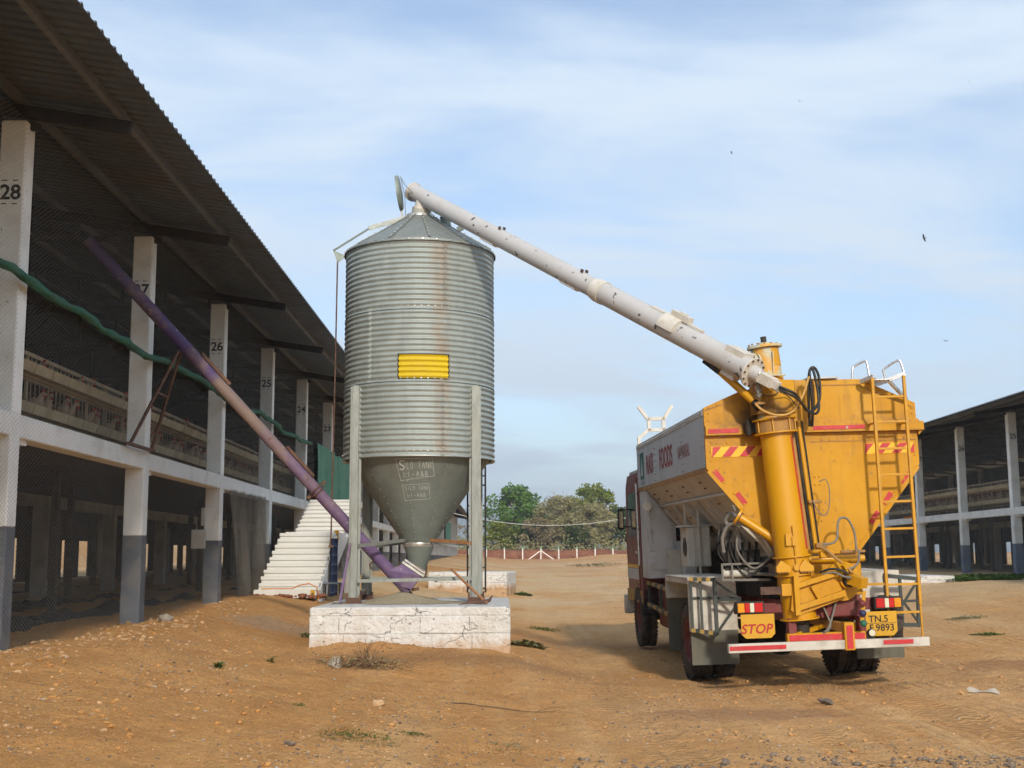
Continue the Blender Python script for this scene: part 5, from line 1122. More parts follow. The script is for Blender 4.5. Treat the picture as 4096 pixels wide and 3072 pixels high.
gr = MB(); gr.bar((1.02, .95, 1.235), (1.52, 1.05, 1.17), .05, .05); gr.bar((1.50, 1.05, 1.17), (1.47, 1.05, .58), .05, .045); gr.bar((1.05, .95, .62), (1.47, 1.05, .59), .05, .05); gr.bar((1.03, .95, 1.23), (1.05, .95, .62), .045, .045); gr.bar((1.24, 1.0, 1.2), (1.24, 1.0, .6), .035, .035); gr.bar((1.06, .95, .9), (1.49, 1.05, .9), .03, .03); gr.bar((1.25, 1.0, .85), (1.48, 1.05, 1.14), .025, .025); gr.bar((1.25, 1.0, .92), (1.47, 1.05, .62), .025, .025)
P('guard_frame', gr, 'frame_dark')
# bumper, red-striped bar, tail lamps, boards
b = MB(); b.cbox(-1.235, -.04, .425, 1.18, .04, .53, .006); b.m = 1; b.box(-1.225, -.047, .455, -.55, -.041, .505); b.box(.62, -.047, .462, .98, -.041, .512); P('rear_bumper', b, ['fender_white', 'red_tape'])
b = MB(); b.cbox(-.51, .02, .515, .436, .12, .622, .006); b.m = 1; b.box(-.49, .012, .535, .18, .019, .605); b.box(.285, .012, .535, .42, .019, .605); P('tow_bar', b, ['yellow_truck', 'red_tape'])
b = MB(); b.cbox(.155, -.06, .41, .275, .10, .735, .006); b.m = 1; b.box(.178, -.068, .43, .25, -.061, .70); P('tow_post', b, ['yellow_truck', 'red_tape'])
bar('tow_arm', 'yellow_grimy', (.21, .0, .66), (-.12, 1.0, .78), .10, .10); bar('tow_arm', 'yellow_truck', (-.42, .06, .60), (.16, .5, .70), .06, .05); box('tow_arm', 'yellow_truck', .18, .12, .56, .36, .22, .72)
for x0, sg in ((-1.088, 1), (.585, -1)):
    b = MB(); b.cbox(x0, .09, .868, x0+.338, .21, 1.012, .008); lamp = P('tail_lamp', b, 'black_grime')
    seg = [('lens_amber', .085), ('lens_red', .062), ('lens_clear', .055), ('lens_red', .105)]
    x = x0+.012 if sg > 0 else x0+.326
    for m_, w_ in seg:
        xa, xb = sorted((x, x+sg*w_)); box('lens', m_, xa+.002, .078, .885, xb-.002, .092, .995, .004, lamp); x += sg*w_
def board(name, x0, x1, z0, z1, yb):
    c_ = .05; b = MB(); b.prism([(x0+c_, z0), (x1-c_, z0), (x1, z0+c_), (x1, z1), (x0, z1), (x0, z0+c_)], yb, yb+.012); return P(name, b, 'board_yellow')
bd = board('stop_board', -1.04, -.636, .578, .862, .10)
b = MB(); put_text(b, 'STOP', .155, lambda u, v: (-.862+u, .096, .69+v), bold=.02, shear=.22, spacing=1.02); P('lettering', b, 'letter_red', bd)
bd = board('number_plate', .47, .85, .552, .842, .10); b = MB(); b.box(.48, .097, .70, .84, .0995, .704); P('plate_line', b, 'letter_black', bd)
b = MB(); put_text(b, 'TN.5', .115, lambda u, v: (.625+u, .096, .755+v), bold=.012); put_text(b, 'F.9893', .115, lambda u, v: (.66+u, .096, .65+v), bold=.012); P('lettering', b, 'letter_black', bd)
b = MB(); b.disc((.505, .03, .60), (0,1,0), .045, .05, 20); b.m = 1; b.disc((.505, .0, .60), (0,1,0), .038, .012, 20); P('reverse_lamp', b, ['black_grime', 'lens_clear'])
wh = MB(); wh.lathe([(.15, -.1), (.26, -.12), (.31, -.06), (.31, .06), (.26, .12), (.15, .1)], 40); wh.T = None
Tm = Matrix.Translation((.90, .62, .70)) @ Matrix.Rotation(R(90), 4, 'Y'); wh.v = [tuple(Tm @ Vector(p)) for p in wh.v]; P('spare_tyre', wh, 'rubber')
# ladder
ld = MB()
for x in (.782, 1.18): ld.cbox(x-.018, .16, .90, x+.018, .20, 3.68 if x < 1 else 3.70, .004); ld.cbox(x-.011, .17, .44, x+.011, .19, .90, .003)
lo = P('ladder', ld, 'yellow_ladder')
for z in (3.44, 3.13, 2.80, 2.48, 2.15, 1.82, 1.48, 1.15, .815): box('rung', 'yellow_ladder', .80, .168, z-.014, 1.162, .196, z+.014, .003, lo)
box('rung', 'yellow_ladder', .79, .165, .452, 1.17, .192, .485, .003, lo)
for z in (3.12, 1.95): bar('ladder_stay', 'yellow_ladder', (.782, .19, z), (.782, .5, z), .03, .02); bar('ladder_stay', 'yellow_ladder', (1.18, .19, z), (1.18, .5, z), .03, .02)
bar('ladder_stay', 'yellow_ladder', (.46, .3, 1.16), (.78, .19, 1.16), .02, .03)
# catwalk and grab rails on top
b = MB(); b.cbox(.80, .22, 3.655, 1.10, .85, 3.675, .004); b.bar((1.02, .25, 3.64), (1.30, .45, 3.42), .03, .04); b.bar((1.02, .25, 3.66), (1.20, .2, 3.72), .03, .05); b.bar((.72, .4, 3.66), (.82, .2, 3.70), .06, .05); P('catwalk', b, 'silver_pipe')
tube('grab_rail', 'silver_pipe', arc([(.68, .62, 3.67), (.69, .62, 3.85), (.72, .62, 3.89), (.82, .55, 3.94), (.85, .53, 3.92), (.865, .5, 3.70)], 5), .016, 8)
tube('grab_rail', 'silver_pipe', arc([(1.12, .62, 3.66), (1.09, .62, 3.82), (1.12, .6, 3.86), (1.23, .5, 3.93), (1.27, .48, 3.90), (1.30, .45, 3.72)], 5), .016, 8)
b = MB(); b.bar((.05, .6, 3.73), (.45, .6, 3.735), .3, .02); P('roof_hatch', b, 'grey_panel')
# unloading column
def cpt(z, y=.2): return Vector((-.30-.0707*(z-.79), y, z))
def cax(): return (cpt(2)-cpt(1)).normalized()
CA = cax()
b = MB(); b.tube([cpt(.79), cpt(1.31)], .198, 40); P('column_foot', b, 'yellow_col')
b = MB(); b.tube([cpt(1.31), cpt(1.53)], .200, 40); P('column_hinge', b, 'yellow_col')
b = MB(); b.tube([cpt(1.53), cpt(2.3), cpt(3.02)], [.203,.198,.192], 40); col_o = P('column', b, 'yellow_col')
for z, r_ in ((.785, .235), (1.31, .235), (1.53, .235), (3.03, .268), (3.20, .268)): b = MB(); b.ring(cpt(z), CA, r_, .17, .018, 40); P('flange', b, 'yellow_col')
b = MB(); b.tube([cpt(3.04), cpt(3.19)], .235, 40); P('swivel_ring', b, 'yellow_grimy')
for a_ in (-1.2, -.35, .55, 1.3):
    c_ = cpt(3.115)+Vector((math.sin(a_)*.245, -math.cos(a_)*.245, 0)); bar('ring_rib', 'yellow_col', c_-CA*.08, c_+CA*.08, .012, .03)
b = MB(); b.box(-.80, .28, 3.06, -.66, .42, 3.19); b.cyl((-.77, .29, 3.02), (-.77, .29, 3.22), .035, None, 12); P('slew_motor', b, 'black_grime')
b = MB(); b.tube([cpt(3.20), cpt(3.70), cpt(4.08)], [.195,.172,.165], 36); P('upper_column', b, 'primer')
b = MB(); a0, a1 = R(-62), R(80); V = []
for z, r_ in ((3.30, .203), (3.74, .180)):
    c_ = cpt(z); V += [tuple(c_+Vector((math.sin(a0+(a1-a0)*k/14)*r_, -math.cos(a0+(a1-a0)*k/14)*r_, 0))) for k in range(15)]
for z, r_ in ((3.86, .1735), (4.08, .168)):
    c_ = cpt(z); V += [tuple(c_+Vector((math.sin(R(12)+(R(92)-R(12))*k/14)*r_, -math.cos(R(12)+(R(92)-R(12))*k/14)*r_, 0))) for k in range(15)]
b.add(V, [(i, i+1, i+16, i+15) for i in range(14)]+[(30+i, 31+i, 46+i, 45+i) for i in range(14)], True); P('painted_patch', b, 'yellow_col')
b = MB(); cc = cpt(3.46); b.T = Matrix.Translation(cc) @ Matrix.Rotation(R(8), 4, 'Z'); b.prism([(-.23,-.10),(-.23,.12),(-.1,.22),(.12,.22),(.24,.1),(.24,-.18),(.20,-.25),(-.06,-.25)], -.20, .20, 'z'); P('gear_housing', b, 'yellow_truck')
b = MB(); b.box(-.74, .0, 3.33, -.66, .06, 3.62); 
for z in (3.37, 3.55): b.box(-.75, -.03, z, -.62, .0, z+.03)
P('cylinder_bracket', b, 'yellow_grimy')
b = MB(); b.ring(cpt(4.10), CA, .215, .02, .03, 40); b.disc(cpt(4.13), CA, .075, .05, 24); P('column_cap', b, 'primer'); b = MB(); b.disc(cpt(4.19), CA, .036, .08, 16); P('drive_shaft', b, 'black_grime')
b = MB()
for k in range(14): a_ = 2*math.pi*k/14; b.disc(cpt(4.125)+Vector((math.cos(a_)*.19, math.sin(a_)*.19, 0)), CA, .013, .02, 6)
P('cap_bolts', b, 'yellow_grimy', None, 'stuff')
b = MB(); a_ = R(52); s0 = cpt(1.62)+Vector((math.sin(a_)*.206, -math.cos(a_)*.206, 0)); s1 = cpt(2.98)+Vector((math.sin(a_)*.196, -math.cos(a_)*.196, 0)); b.bar(s0, s1, .034, .006, Vector((math.sin(a_), -math.cos(a_), 0))); P('reflective_strip', b, 'red_tape')
# service pipes beside the column
for k, (dx, r_, m_) in enumerate(((.235, .030, 'yellow_grimy'), (.285, .020, 'black_grime'), (.33, .026, 'yellow_col'), (.375, .012, 'black_grime'))):
    tube('service_pipe', m_, [cpt(1.60)+Vector((dx, .08, 0)), cpt(3.18)+Vector((dx-.01, .08, 0))], r_, 10)
box('pipe_clip', 'yellow_grimy', -.10, .20, 2.16, .06, .26, 2.20); box('pipe_clip', 'yellow_grimy', -.04, .20, 1.62, .10, .27, 1.68)
hose('hose_grey', [(.04,.2,2.42),(.12,.18,2.44),(.155,.17,2.3),(.12,.17,2.06),(.03,.18,2.02),(-.06,.19,2.2)], .007)
b = MB(); b.box(-.47, -.02, 1.66, -.35, .0, 1.80); b.box(-.40, -.045, 1.66, -.35, -.02, 1.76); b.bar((-.375, -.03, 1.78), (-.38, -.03, 1.9), .02, .02); b.tube([(-.37, -.02, 1.66), (-.36, -.02, 1.42)], .012, 6); b.disc((-.36, -.02, 1.40), (0,1,0), .04, .03, 16); P('latch', b, 'yellow_col')
for sx in (-.53, -.25):
    b = MB(); b.prism([(sx-.08, 1.35), (sx+.09, 1.35), (sx+.09, 1.41), (sx-.02, 1.49), (sx-.08, 1.41)], -.045, .02); P('hinge_lug', b, 'yellow_col')
    bolt_set([(sx-.05+.035*k, -.05, 1.345) for k in range(4)], (0,0,1), .013, 'yellow_grimy')
# outlet box and transfer boot
box('outlet_box', 'yellow_truck', -.36, .42, 1.03, .565, .95, 1.50, .01); b = MB(); b.tube([(-.1, .40, 1.475), (.60, .40, 1.475)], .045, 12); P('outlet_rim', b, 'yellow_col')
b = MB(); b.prism([(-.42, 1.02+.17), (.10, 1.34), (.20, 1.02), (-.38, .83), (-.46, .90)], -.02, .30); b.prism([(-.36, .90), (.20, 1.05), (.19, 1.12), (-.36, .96)], -.085, -.021); b.prism([(-.36, 1.16), (.08, 1.28), (.08, 1.34), (-.36, 1.22)], -.085, -.021); b.prism([(-.42, .84), (-.36, .84), (-.36, 1.30), (-.42, 1.30)], -.085, -.021); b.prism([(-.14, 1.02), (-.08, 1.04), (-.16, 1.19), (-.22, 1.17)], -.07, -.021); P('transfer_boot', b, 'yellow_truck')
b = MB(); b.disc((.20, .05, 1.22), (.25,-1,0), .235, .03, 36); b.disc((.23, .0, 1.23), (.25,-1,0), .10, .08, 24); P('boot_flange', b, 'yellow_truck')
b = MB(); b.disc((.255, -.06, 1.235), (.3,-1,.0), .085, .05, 20); P('motor_seat', b, 'black_grime'); b = MB(); b.bar((.26, -.06, 1.25), (.38, -.22, 1.19), .13, .12); b.bar((.24, -.1, 1.30), (.16, -.15, 1.42), .05, .05); P('hydraulic_motor', b, 'yellow_truck')
bar('boot_strap', 'yellow_truck', (.41, -.1, 1.10), (.35, -.12, .72), .045, .008)
for z, m_ in ((.955, 'rim_red'), (.84, 'bead_blue'), (.722, 'bead_green')): b = MB(); b.sphere((.365+.0*z, -.13, z), .043, nu=14, nv=10); P('bead', b, m_)
for pts, r_, m_ in (([(-.08,.05,1.64),(.0,-.02,1.60),(.10,-.06,1.50),(.2,-.12,1.40),(.26,-.16,1.32)], .018, 'yellow_grimy'), ([(-.02,.0,1.66),(.14,0,1.70),(.22,.1,1.94),(.34,.15,1.96),(.42,.16,1.80),(.43,.15,1.58)], .014, 'hose_grey'), ([(.45,.12,1.58),(.40,.0,1.45),(.30,-.1,1.38),(.20,-.14,1.36)], .014, 'hose_grey'), ([(-.10,-.06,1.33),(.02,-.12,1.37),(.14,-.16,1.35),(.22,-.17,1.30)], .015, 'hose_black'), ([(-.06,-.05,1.30),(.05,-.1,1.33),(.16,-.14,1.28),(.24,-.18,1.26)], .015, 'hose_grey'), ([(.13,.1,1.0),(.05,.05,.8),(-.03,.0,.66),(-.10,.05,.60)], .014, 'hose_grey'), ([(-.08,.1,1.02),(-.02,.05,.85),(.02,.04,.7),(-.04,.06,.6)], .012, 'hose_grey')): hose(m_, pts, r_)
box('hose_manifold', 'yellow_truck', -.05, .02, 1.50, .12, .10, 1.58); box('hose_manifold', 'yellow_grimy', .26, .2, 1.545, .56, .25, 1.58)
tube('outlet_spout', 'black_grime', [cpt(.78), cpt(.55)], [.11, .09], 20)
b = MB(); b.box(-.80, .02, 1.09, -.46, .07, 1.18); b.m = 1; b.box(-.55, .0, 1.07, -.42, .018, 1.21); P('stop_arm', b, ['rust_steel', 'yellow_col'])
# yellow swing pipe at the lower left
tube('swing_pipe', 'yellow_col', [(-.91, .40, 2.02), (-.50, .30, 1.72)], .052, 20); b = MB(); b.disc((-.93, .405, 2.035), (.8,-.2,-.55), .115, .03, 24); P('swing_flange', b, 'yellow_col')
# hydraulic pack and hoses under the slope
rdh = random.Random(21)
for k in range(13):
    x0 = -.95+rdh.uniform(-.06,.10); z0 = 1.95+rdh.uniform(-.15,.05); y0 = .75+rdh.uniform(-.1,.5)
    hose(('hose_grey','hose_black','hose_grey','hose_black')[k % 4], [(x0, y0, z0), (x0-.02+rdh.uniform(-.05,.05), y0, z0-.3), (x0+.12+rdh.uniform(-.05,.1), y0-.05, z0-.52-rdh.uniform(0,.12)), (x0+.38, y0-.1, 1.42+rdh.uniform(-.03,.12)), (-.45, .5+rdh.uniform(0,.3), 1.44+rdh.uniform(-.02,.08))], rdh.uniform(.010,.016))
b = MB(); b.tube(arc([(-.98,.55,1.88),(-1.05,.6,1.98),(-1.0,.55,2.07),(-.93,.5,2.04)]), .028, 8); b.tube(arc([(-.95,.5,1.95),(-1.04,.55,1.92),(-1.10,.6,1.78),(-1.09,.62,1.6)]), .024, 8); b.bar((-.97, .42, 2.10), (-1.0, .40, 2.17), .03, .03); P('hose_elbow', b, 'hose_grey')
b = MB()
for k in range(5):
    x = -1.0+.09*k; b.box(x, .8, 1.38, x+.05, .95, 1.62); b.cyl((x+.02, .85, 1.62), (x+.02, .85, 1.72), .018, None, 8)
b.box(-1.05, .78, 1.33, -.5, .98, 1.40); P('valve_block', b, 'black_grime')
tube('hydraulic_cylinder', 'cream_box', [(-1.08, .82, 1.335), (-.80, .80, 1.33)], .052, 18); b = MB(); b.disc((-.80, .80, 1.33), (1,0,0), .072, .05, 20); b.tube([(-.78, .80, 1.33), (-.42, .6, 1.30)], .022, 8); b.bar((-.74,.8,1.33), (-.62,.76,1.33), .08, .07); P('cylinder_rod', b, 'hose_grey')
b = MB(); b.bar((-1.1,.72,1.26),(-.5,.72,1.24), .03, .03); b.bar((-1.1,.72,1.45),(-.5,.72,1.45), .025, .025); b.bar((-1.1,.72,1.25),(-1.1,.72,1.46), .025, .025); b.bar((-.98,.70,1.46),(-.98,.70,1.22), .02, .02); P('pack_frame', b, 'hose_grey')
tube('grab_handle', 'cream_box', arc([(-.72,.5,1.74),(-.66,.42,1.78),(-.56,.40,1.62),(-.50,.5,1.58)]), .010, 6)
b = MB(); b.prism([(-.86, 1.93), (-.62, 1.68), (-.50, 1.48), (-.46, 1.56), (-.56, 1.78)], .62, .66); P('chute_plate', b, 'cream_box')
# control box with rods
box('control_box', 'cream_box', -1.10, 3.0, 1.38, -.76, 3.5, 1.95, .012); box('control_box_lid', 'grey_panel', -1.16, 2.97, 1.95, -.74, 3.53, 1.975, .004)
b = MB(); b.disc((-1.103, 3.17, 1.66), (1,0,0), .14, .012, 24); P('gauge_window', b, 'glass_dark'); b = MB(); b.box(-1.0, 2.985, 1.40, -.985, 2.999, 1.93); b.box(-.90, 2.985, 1.40, -.885, 2.999, 1.93); P('box_door_seam', b, 'grey_under')
for x, y, z0, z1 in ((-.94, 2.94, 1.24, 2.20), (-1.04, 3.4, 1.95, 2.32), (-.72, 2.2, 1.3, 2.1)): bar('support_rod', 'cream_box', (x, y, z0), (x, y, z1), .028, .02)
bar('support_rod', 'grey_under', (-.72, 1.9, 1.35), (-.72, 1.9, 2.02), .05, .05); bar('support_rod', 'grey_under', (-.98, 1.9, 2.2), (-.72, 1.9, 1.9), .05, .06)
bar('lever_link', 'grey_panel', (-.68, 1.7, 1.95), (-.62, 1.6, 1.55), .03, .06); hose('grey_under', [(-.66,1.6,1.9),(-.58,1.6,1.82),(-.55,1.6,1.66),(-.60,1.6,1.6),(-.63,1.6,1.75)], .02)
box('gearbox', 'black_grime', -.75, 3.2, 1.25, -.4, 4.2, 1.6); box('battery_box', 'black_grime', -.95, 3.0, .7, -.5, 4.2, 1.15)
# cab
b = MB(); b.prism([(6.42,.80),(8.35,.80),(8.45,1.75),(8.25,2.75),(8.0,2.95),(6.5,2.95),(6.42,2.85)], -1.22, 1.20, 'x'); cab = P('cab', b, 'cab_red')
b = MB(); b.prism([(6.40,2.86),(8.10,2.86),(8.0,3.02),(6.52,3.02)], -1.17, 1.15, 'x'); P('cab_roof', b, 'grey_panel')
for sx, xo in ((-1, -1.235), (1, 1.201)):
    b = MB(); b.prism([(6.95,.85),(7.95,.85),(8.05,1.75),(7.95,2.75),(6.95,2.75)], xo, xo+.035, 'x'); dr = P('cab_door', b, 'cab_red')
    b = MB(); xw = -1.240 if sx < 0 else 1.236; b.prism([(7.02,1.85),(7.95,1.85),(7.86,2.62),(7.02,2.62)], xw, xw+.006, 'x'); P('door_window', b, 'glass_dark', dr)
    b = MB(); b.box(xw, 7.05, 1.55, xw+.006, 7.2, 1.60); P('door_handle', b, 'silver_pipe', dr)
    b = MB(); xs = -1.239 if sx < 0 else 1.204; b.box(xs, 6.45, 1.30, xs+.012, 8.3, 1.36); b.m = 1; b.box(xs, 6.45, 1.10, xs+.012, 8.3, 1.29); b.m = 2; b.box(xs-.02, 6.5, .72, xs+.03, 8.3, .92); P('side_stripe', b, ['yellow_tape', 'grey_side', 'stripe_yellow'])
    for y in (6.47, 6.72): bar('cab_pillar_trim', 'cab_red', (sx*1.25, y, .8), (sx*1.25, y, 2.85), .03, .05)
b = MB(); b.prism([(8.40,1.80),(8.43,1.80),(8.24,2.72),(8.21,2.72)], -1.15, 1.13, 'x'); P('windscreen', b, 'glass_dark')
b = MB(); b.cbox(-1.3, 8.36, .45, 1.28, 8.55, .80, .02); P('front_bumper', b, 'fender_white')
for x in (-.95, .93): b = MB(); b.disc((x, 8.43, 1.1), (0,1,0), .11, .06, 20); P('headlight', b, 'lens_clear')
b = MB(); b.box(-1.26, 6.40, .95, -1.15, 6.46, 2.9); b.box(-1.27, 6.36, .8, -1.24, 6.40, 2.7); P('rear_post', b, 'cab_red')
tube('exhaust_stack', 'silver_pipe', [(-1.30, 6.38, 1.35), (-1.30, 6.38, 2.75)], .022, 10)
b = MB(); b.grid(lambda u, v: (-1.25+.02*u, 6.48+1.05*u, .46+.56*math.sin(math.pi*u)**.6*1.0+.02*v), 16, 2); b.box(-1.25, 6.42, .55, -.9, 6.46, 1.0); P('front_fender', b, 'black_grime')
for sx in (-1, 1):
    b = MB(); b.tube([(sx*1.2, 8.0, 2.35), (sx*1.35, 8.05, 2.35)], .012, 6); b.tube([(sx*1.2, 8.0, 2.02), (sx*1.35, 8.05, 2.05)], .012, 6); arm = P('mirror_arm', b, 'black_grime')
    b = MB(); b.cbox(sx*1.36-.058, 8.03, 1.98, sx*1.36+.058, 8.09, 2.36, .03); m_ = P('mirror', b, 'black_grime'); b = MB(); b.cbox(sx*1.36-.04, 8.018, 2.02, sx*1.36+.04, 8.029, 2.32, .004); P('mirror_glass', b, 'mirror_glass', m_)
# cradle for the auger at the hopper front
b = MB(); yb = 6.1
for p, q in (((-1.25,yb,3.38),(-1.25,yb,3.52)), ((-1.25,yb,3.50),(-1.08,yb,3.64)), ((-1.08,yb,3.63),(-.80,yb,3.635)), ((-1.07,yb,3.62),(-1.07,yb,3.82)), ((-.82,yb,3.62),(-.82,yb,3.82)), ((-1.09,yb,3.82),(-.80,yb,3.825)), ((-1.07,yb,3.80),(-1.24,yb,4.04)), ((-.82,yb,3.80),(-.66,yb,4.04)), ((-.82,yb,3.66),(-.78,yb,3.52))): b.bar(p, q, .055, .055, (0,1,0))
P('auger_cradle', b, 'white_flange')
# white unloading auger reaching over to the silo
inv = (Matrix.Translation(T0) @ RT.to_4x4()).inverted()
G0 = Vector((-.763, -.05, 3.757)); G1 = inv @ Vector((-1.45, 20.12, 7.545)); GD = (G1-G0).normalized(); GL = (G1-G0).length
def gpt(t_): return G0+GD*t_
gup = (Vector((0,0,1))-GD*GD.z).normalized(); gsd = GD.cross(gup)
b = MB(); b.tube([gpt(0), gpt(.5), gpt(1.6), gpt(2.95)], .150, 48); aug = P('unloading_auger', b, 'white_auger')
b = MB(); b.tube([gpt(2.95), gpt(4.5), gpt(GL)], .136, 48); P('auger_tube', b, 'white_auger', aug)
b = MB(); b.tube([gpt(2.83), gpt(2.96)], .163, 48); b.tube([gpt(2.96), gpt(3.02)], .152, 48); P('joint_sleeve', b, 'white_flange', aug)
b = MB(); b.ring(gpt(-.0), GD, .188, .02, .022, 48); P('end_flange', b, 'white_flange', aug)
b = MB()
for k in range(12): a_ = 2*math.pi*k/12; b.disc(gpt(-.014)+(gup*math.cos(a_)+gsd*math.sin(a_))*.168, GD, .014, .024, 6)
P('flange_bolts', b, 'rust_steel', aug, 'stuff')
b = MB(); b.tube([gpt(-.01), gpt(-.14)], [.10,.083], 28); P('bearing_hub', b, 'white_auger', aug)
b = MB(); b.bar(gpt(-.14), gpt(-.36), .13, .12, gup); b.bar(gpt(-.36), gpt(-.43), .09, .09, gup)
for k in range(5): b.bar(gpt(-.17-.035*k)+gup*.06-gsd*.066, gpt(-.17-.035*k)-gup*.06-gsd*.066, .012, .014)
P('auger_motor', b, 'white_flange', aug)
b = MB()
for a_ in (-.9, .9): b.bar(gpt(-.14)+gup*.07*math.cos(a_)+gsd*.07*math.sin(a_), gpt(-.16)+gup*.09*math.cos(a_)+gsd*.09*math.sin(a_), .03, .03)
b.bar(gpt(-.40)-gup*.04, gpt(-.46)-gup*.05, .05, .04); P('motor_fitting', b, 'stainless', aug)
b = MB(); b.ring(gpt(GL-.01), GD, .158, .10, .03, 48); b.disc(gpt(GL-.02), GD, .14, .02, 40); P('head_flange', b, 'white_flange', aug)
# spout at the head, dropping to the silo collar
sp0 = gpt(GL-.34); sp1 = inv @ Vector((-1.32, 20.0, 7.08)); b = MB(); dn = (sp1-sp0)
b.tube([sp0+dn*.0, sp0+dn*.45, sp0+dn*.75, sp1], [.125,.128,.145,.165], 28); P('spout', b, 'white_flange', aug)
mid_ = sp0+dn*.72; b = MB(); b.ring(mid_, dn, .160, .12, .12, 32); P('spout_sleeve', b, 'cream_box', aug)
# saddles, lugs, straps on the tube
def wrap(t0, t1, rad, a0, a1, th, m_, name, n=16):
    b = MB(); V = []
    for r_ in (rad, rad+th):
        for t_ in (t0, t1):
            for k in range(n+1): a_ = a0+(a1-a0)*k/n; V.append(gpt(t_)+(gup*math.cos(a_)+gsd*math.sin(a_))*r_)
    m = n+1; F = []
    for k in range(n): F += [(2*m+k, 2*m+k+1, 3*m+k+1, 3*m+k), (k, m+k, m+k+1, k+1), (k, k+1, 2*m+k+1, 2*m+k), (m+k, 3*m+k, 3*m+k+1, m+k+1)]
    F += [(0, 2*m, 3*m, m), (n, m+n, 3*m+n, 2*m+n)]; b.add(V, F); return P(name, b, m_, aug)
wrap(1.30, 1.58, .152, R(-88), R(88), .035, 'white_flange', 'saddle')
b = MB(); b.bar(gpt(1.20)+gup*.21, gpt(1.52)+gup*.21, .10, .08, gup); b.bar(gpt(1.28)+gup*.255, gpt(1.40)+gup*.255, .05, .03, gup); b.bar(gpt(.95)+gup*.16, gpt(1.3)+gup*.17, .07, .03, gup); b.bar(gpt(1.58)+gup*.155, gpt(1.9)+gup*.152, .10, .025, gup); P('saddle_block', b, 'white_flange', aug)
for t_ in (5.35, 3.35):
    wrap(t_, t_+.34, .1365, R(140), R(215), .02, 'white_flange', 'wear_pad')
    for s_ in (-.5, .25):
        b = MB(); b.bar(gpt(t_-.02)+gup*.13+gsd*s_*.12, gpt(t_-.02)+gup*.175+gsd*s_*.12, .05, .016, gsd); P('lifting_lug', b, 'rust_steel', aug)
# swivel joint between auger and column
b = MB(); sc_ = cpt(3.84)+Vector((-.16, .02, 0)); b.disc(sc_+Vector((-.04,.0,0)), (1,.25,0), .205, .035, 40); b.disc(sc_, (1,.25,0), .215, .02, 40); b.disc(sc_+Vector((.08,.02,0)), (1,.25,0), .16, .16, 32); P('swivel_joint', b, 'primer')
b = MB(); c_ = gpt(.28)+gup*.14; b.bar(c_-GD*.14, c_+GD*.16, .20, .09, gup); b.bar(gpt(.42)-gup*.16, gpt(.2)-gup*.17, .12, .05, gup); P('joint_cover', b, 'white_flange', aug)
b = MB(); q = gpt(.0); b.bar(cpt(3.72)+Vector((.02,-.17,0)), cpt(3.72)+Vector((.02,-.20,.0))+Vector((.0,0,.30)), .012, .03); b.box(-.60, -.02, 3.715, -.35, .02, 3.73); P('column_rib', b, 'primer')
# lift cylinder and hoses at the joint
tube('lift_cylinder', 'yellow_col', [gpt(.52)-gup*.17, Vector((-.70, .02, 3.36))], .05, 16); tube('cylinder_end', 'black_grime', [Vector((-.74, .05, 3.42)), Vector((-.68, .02, 3.32))], .055, 12)
b = MB(); b.bar(gpt(.75)-gup*.15, gpt(.45)-gup*.19, .10, .06, gup); P('lift_lug', b, 'black_grime')
me_ = gpt(-.44)
hose('hose_black', [me_, me_+Vector((.16,-.02,-.08)), (-.22,-.08,3.42), (-.11,.0,3.28), (.0,.05,3.30), (.09,.1,3.45), (.10,.12,3.70), (.05,.12,3.82), (-.01,.12,3.78), (-.01,.12,3.60), (.0,.14,3.30), (.0,.2,3.1)], .017)
hose('hose_black', [me_-gup*.03, me_+Vector((.17,-.03,-.13)), (-.20,-.10,3.36), (-.08,-.02,3.25), (.04,.04,3.27), (.07,.1,3.5), (.04,.12,3.76), (.0,.13,3.80), (-.03,.14,3.6), (-.03,.2,3.1)], .017)
hose('hose_yellow', [(-.74,-.02,3.37), (-.66,-.08,3.28), (-.50,-.12,3.22), (-.32,-.10,3.26), (-.16,-.04,3.46), (-.06,.05,3.66), (-.03,.1,3.70)], .015)
hose('hose_black', [gpt(-.30)-gup*.06, (-.48,-.1,3.50), (-.60,-.1,3.46), (-.70,-.05,3.50)], .007); hose('hose_black', [gpt(-.38)-gup*.06, (-.36,-.08,3.46), (-.28,-.08,3.36), (-.22,-.06,3.30)], .007)
b = MB()
for k in range(9): b.ico((-.715+.012*math.sin(k*2), -.10, 3.60-.018*k), .028, .4, (1,1,1), rdh)
P('rag_knot', b, 'hose_grey', None, 'stuff')
b = MB(); b.bar((.035, .22, 3.30), (.04, .22, 3.68), .05, .012); P('hose_bracket', b, 'yellow_grimy')
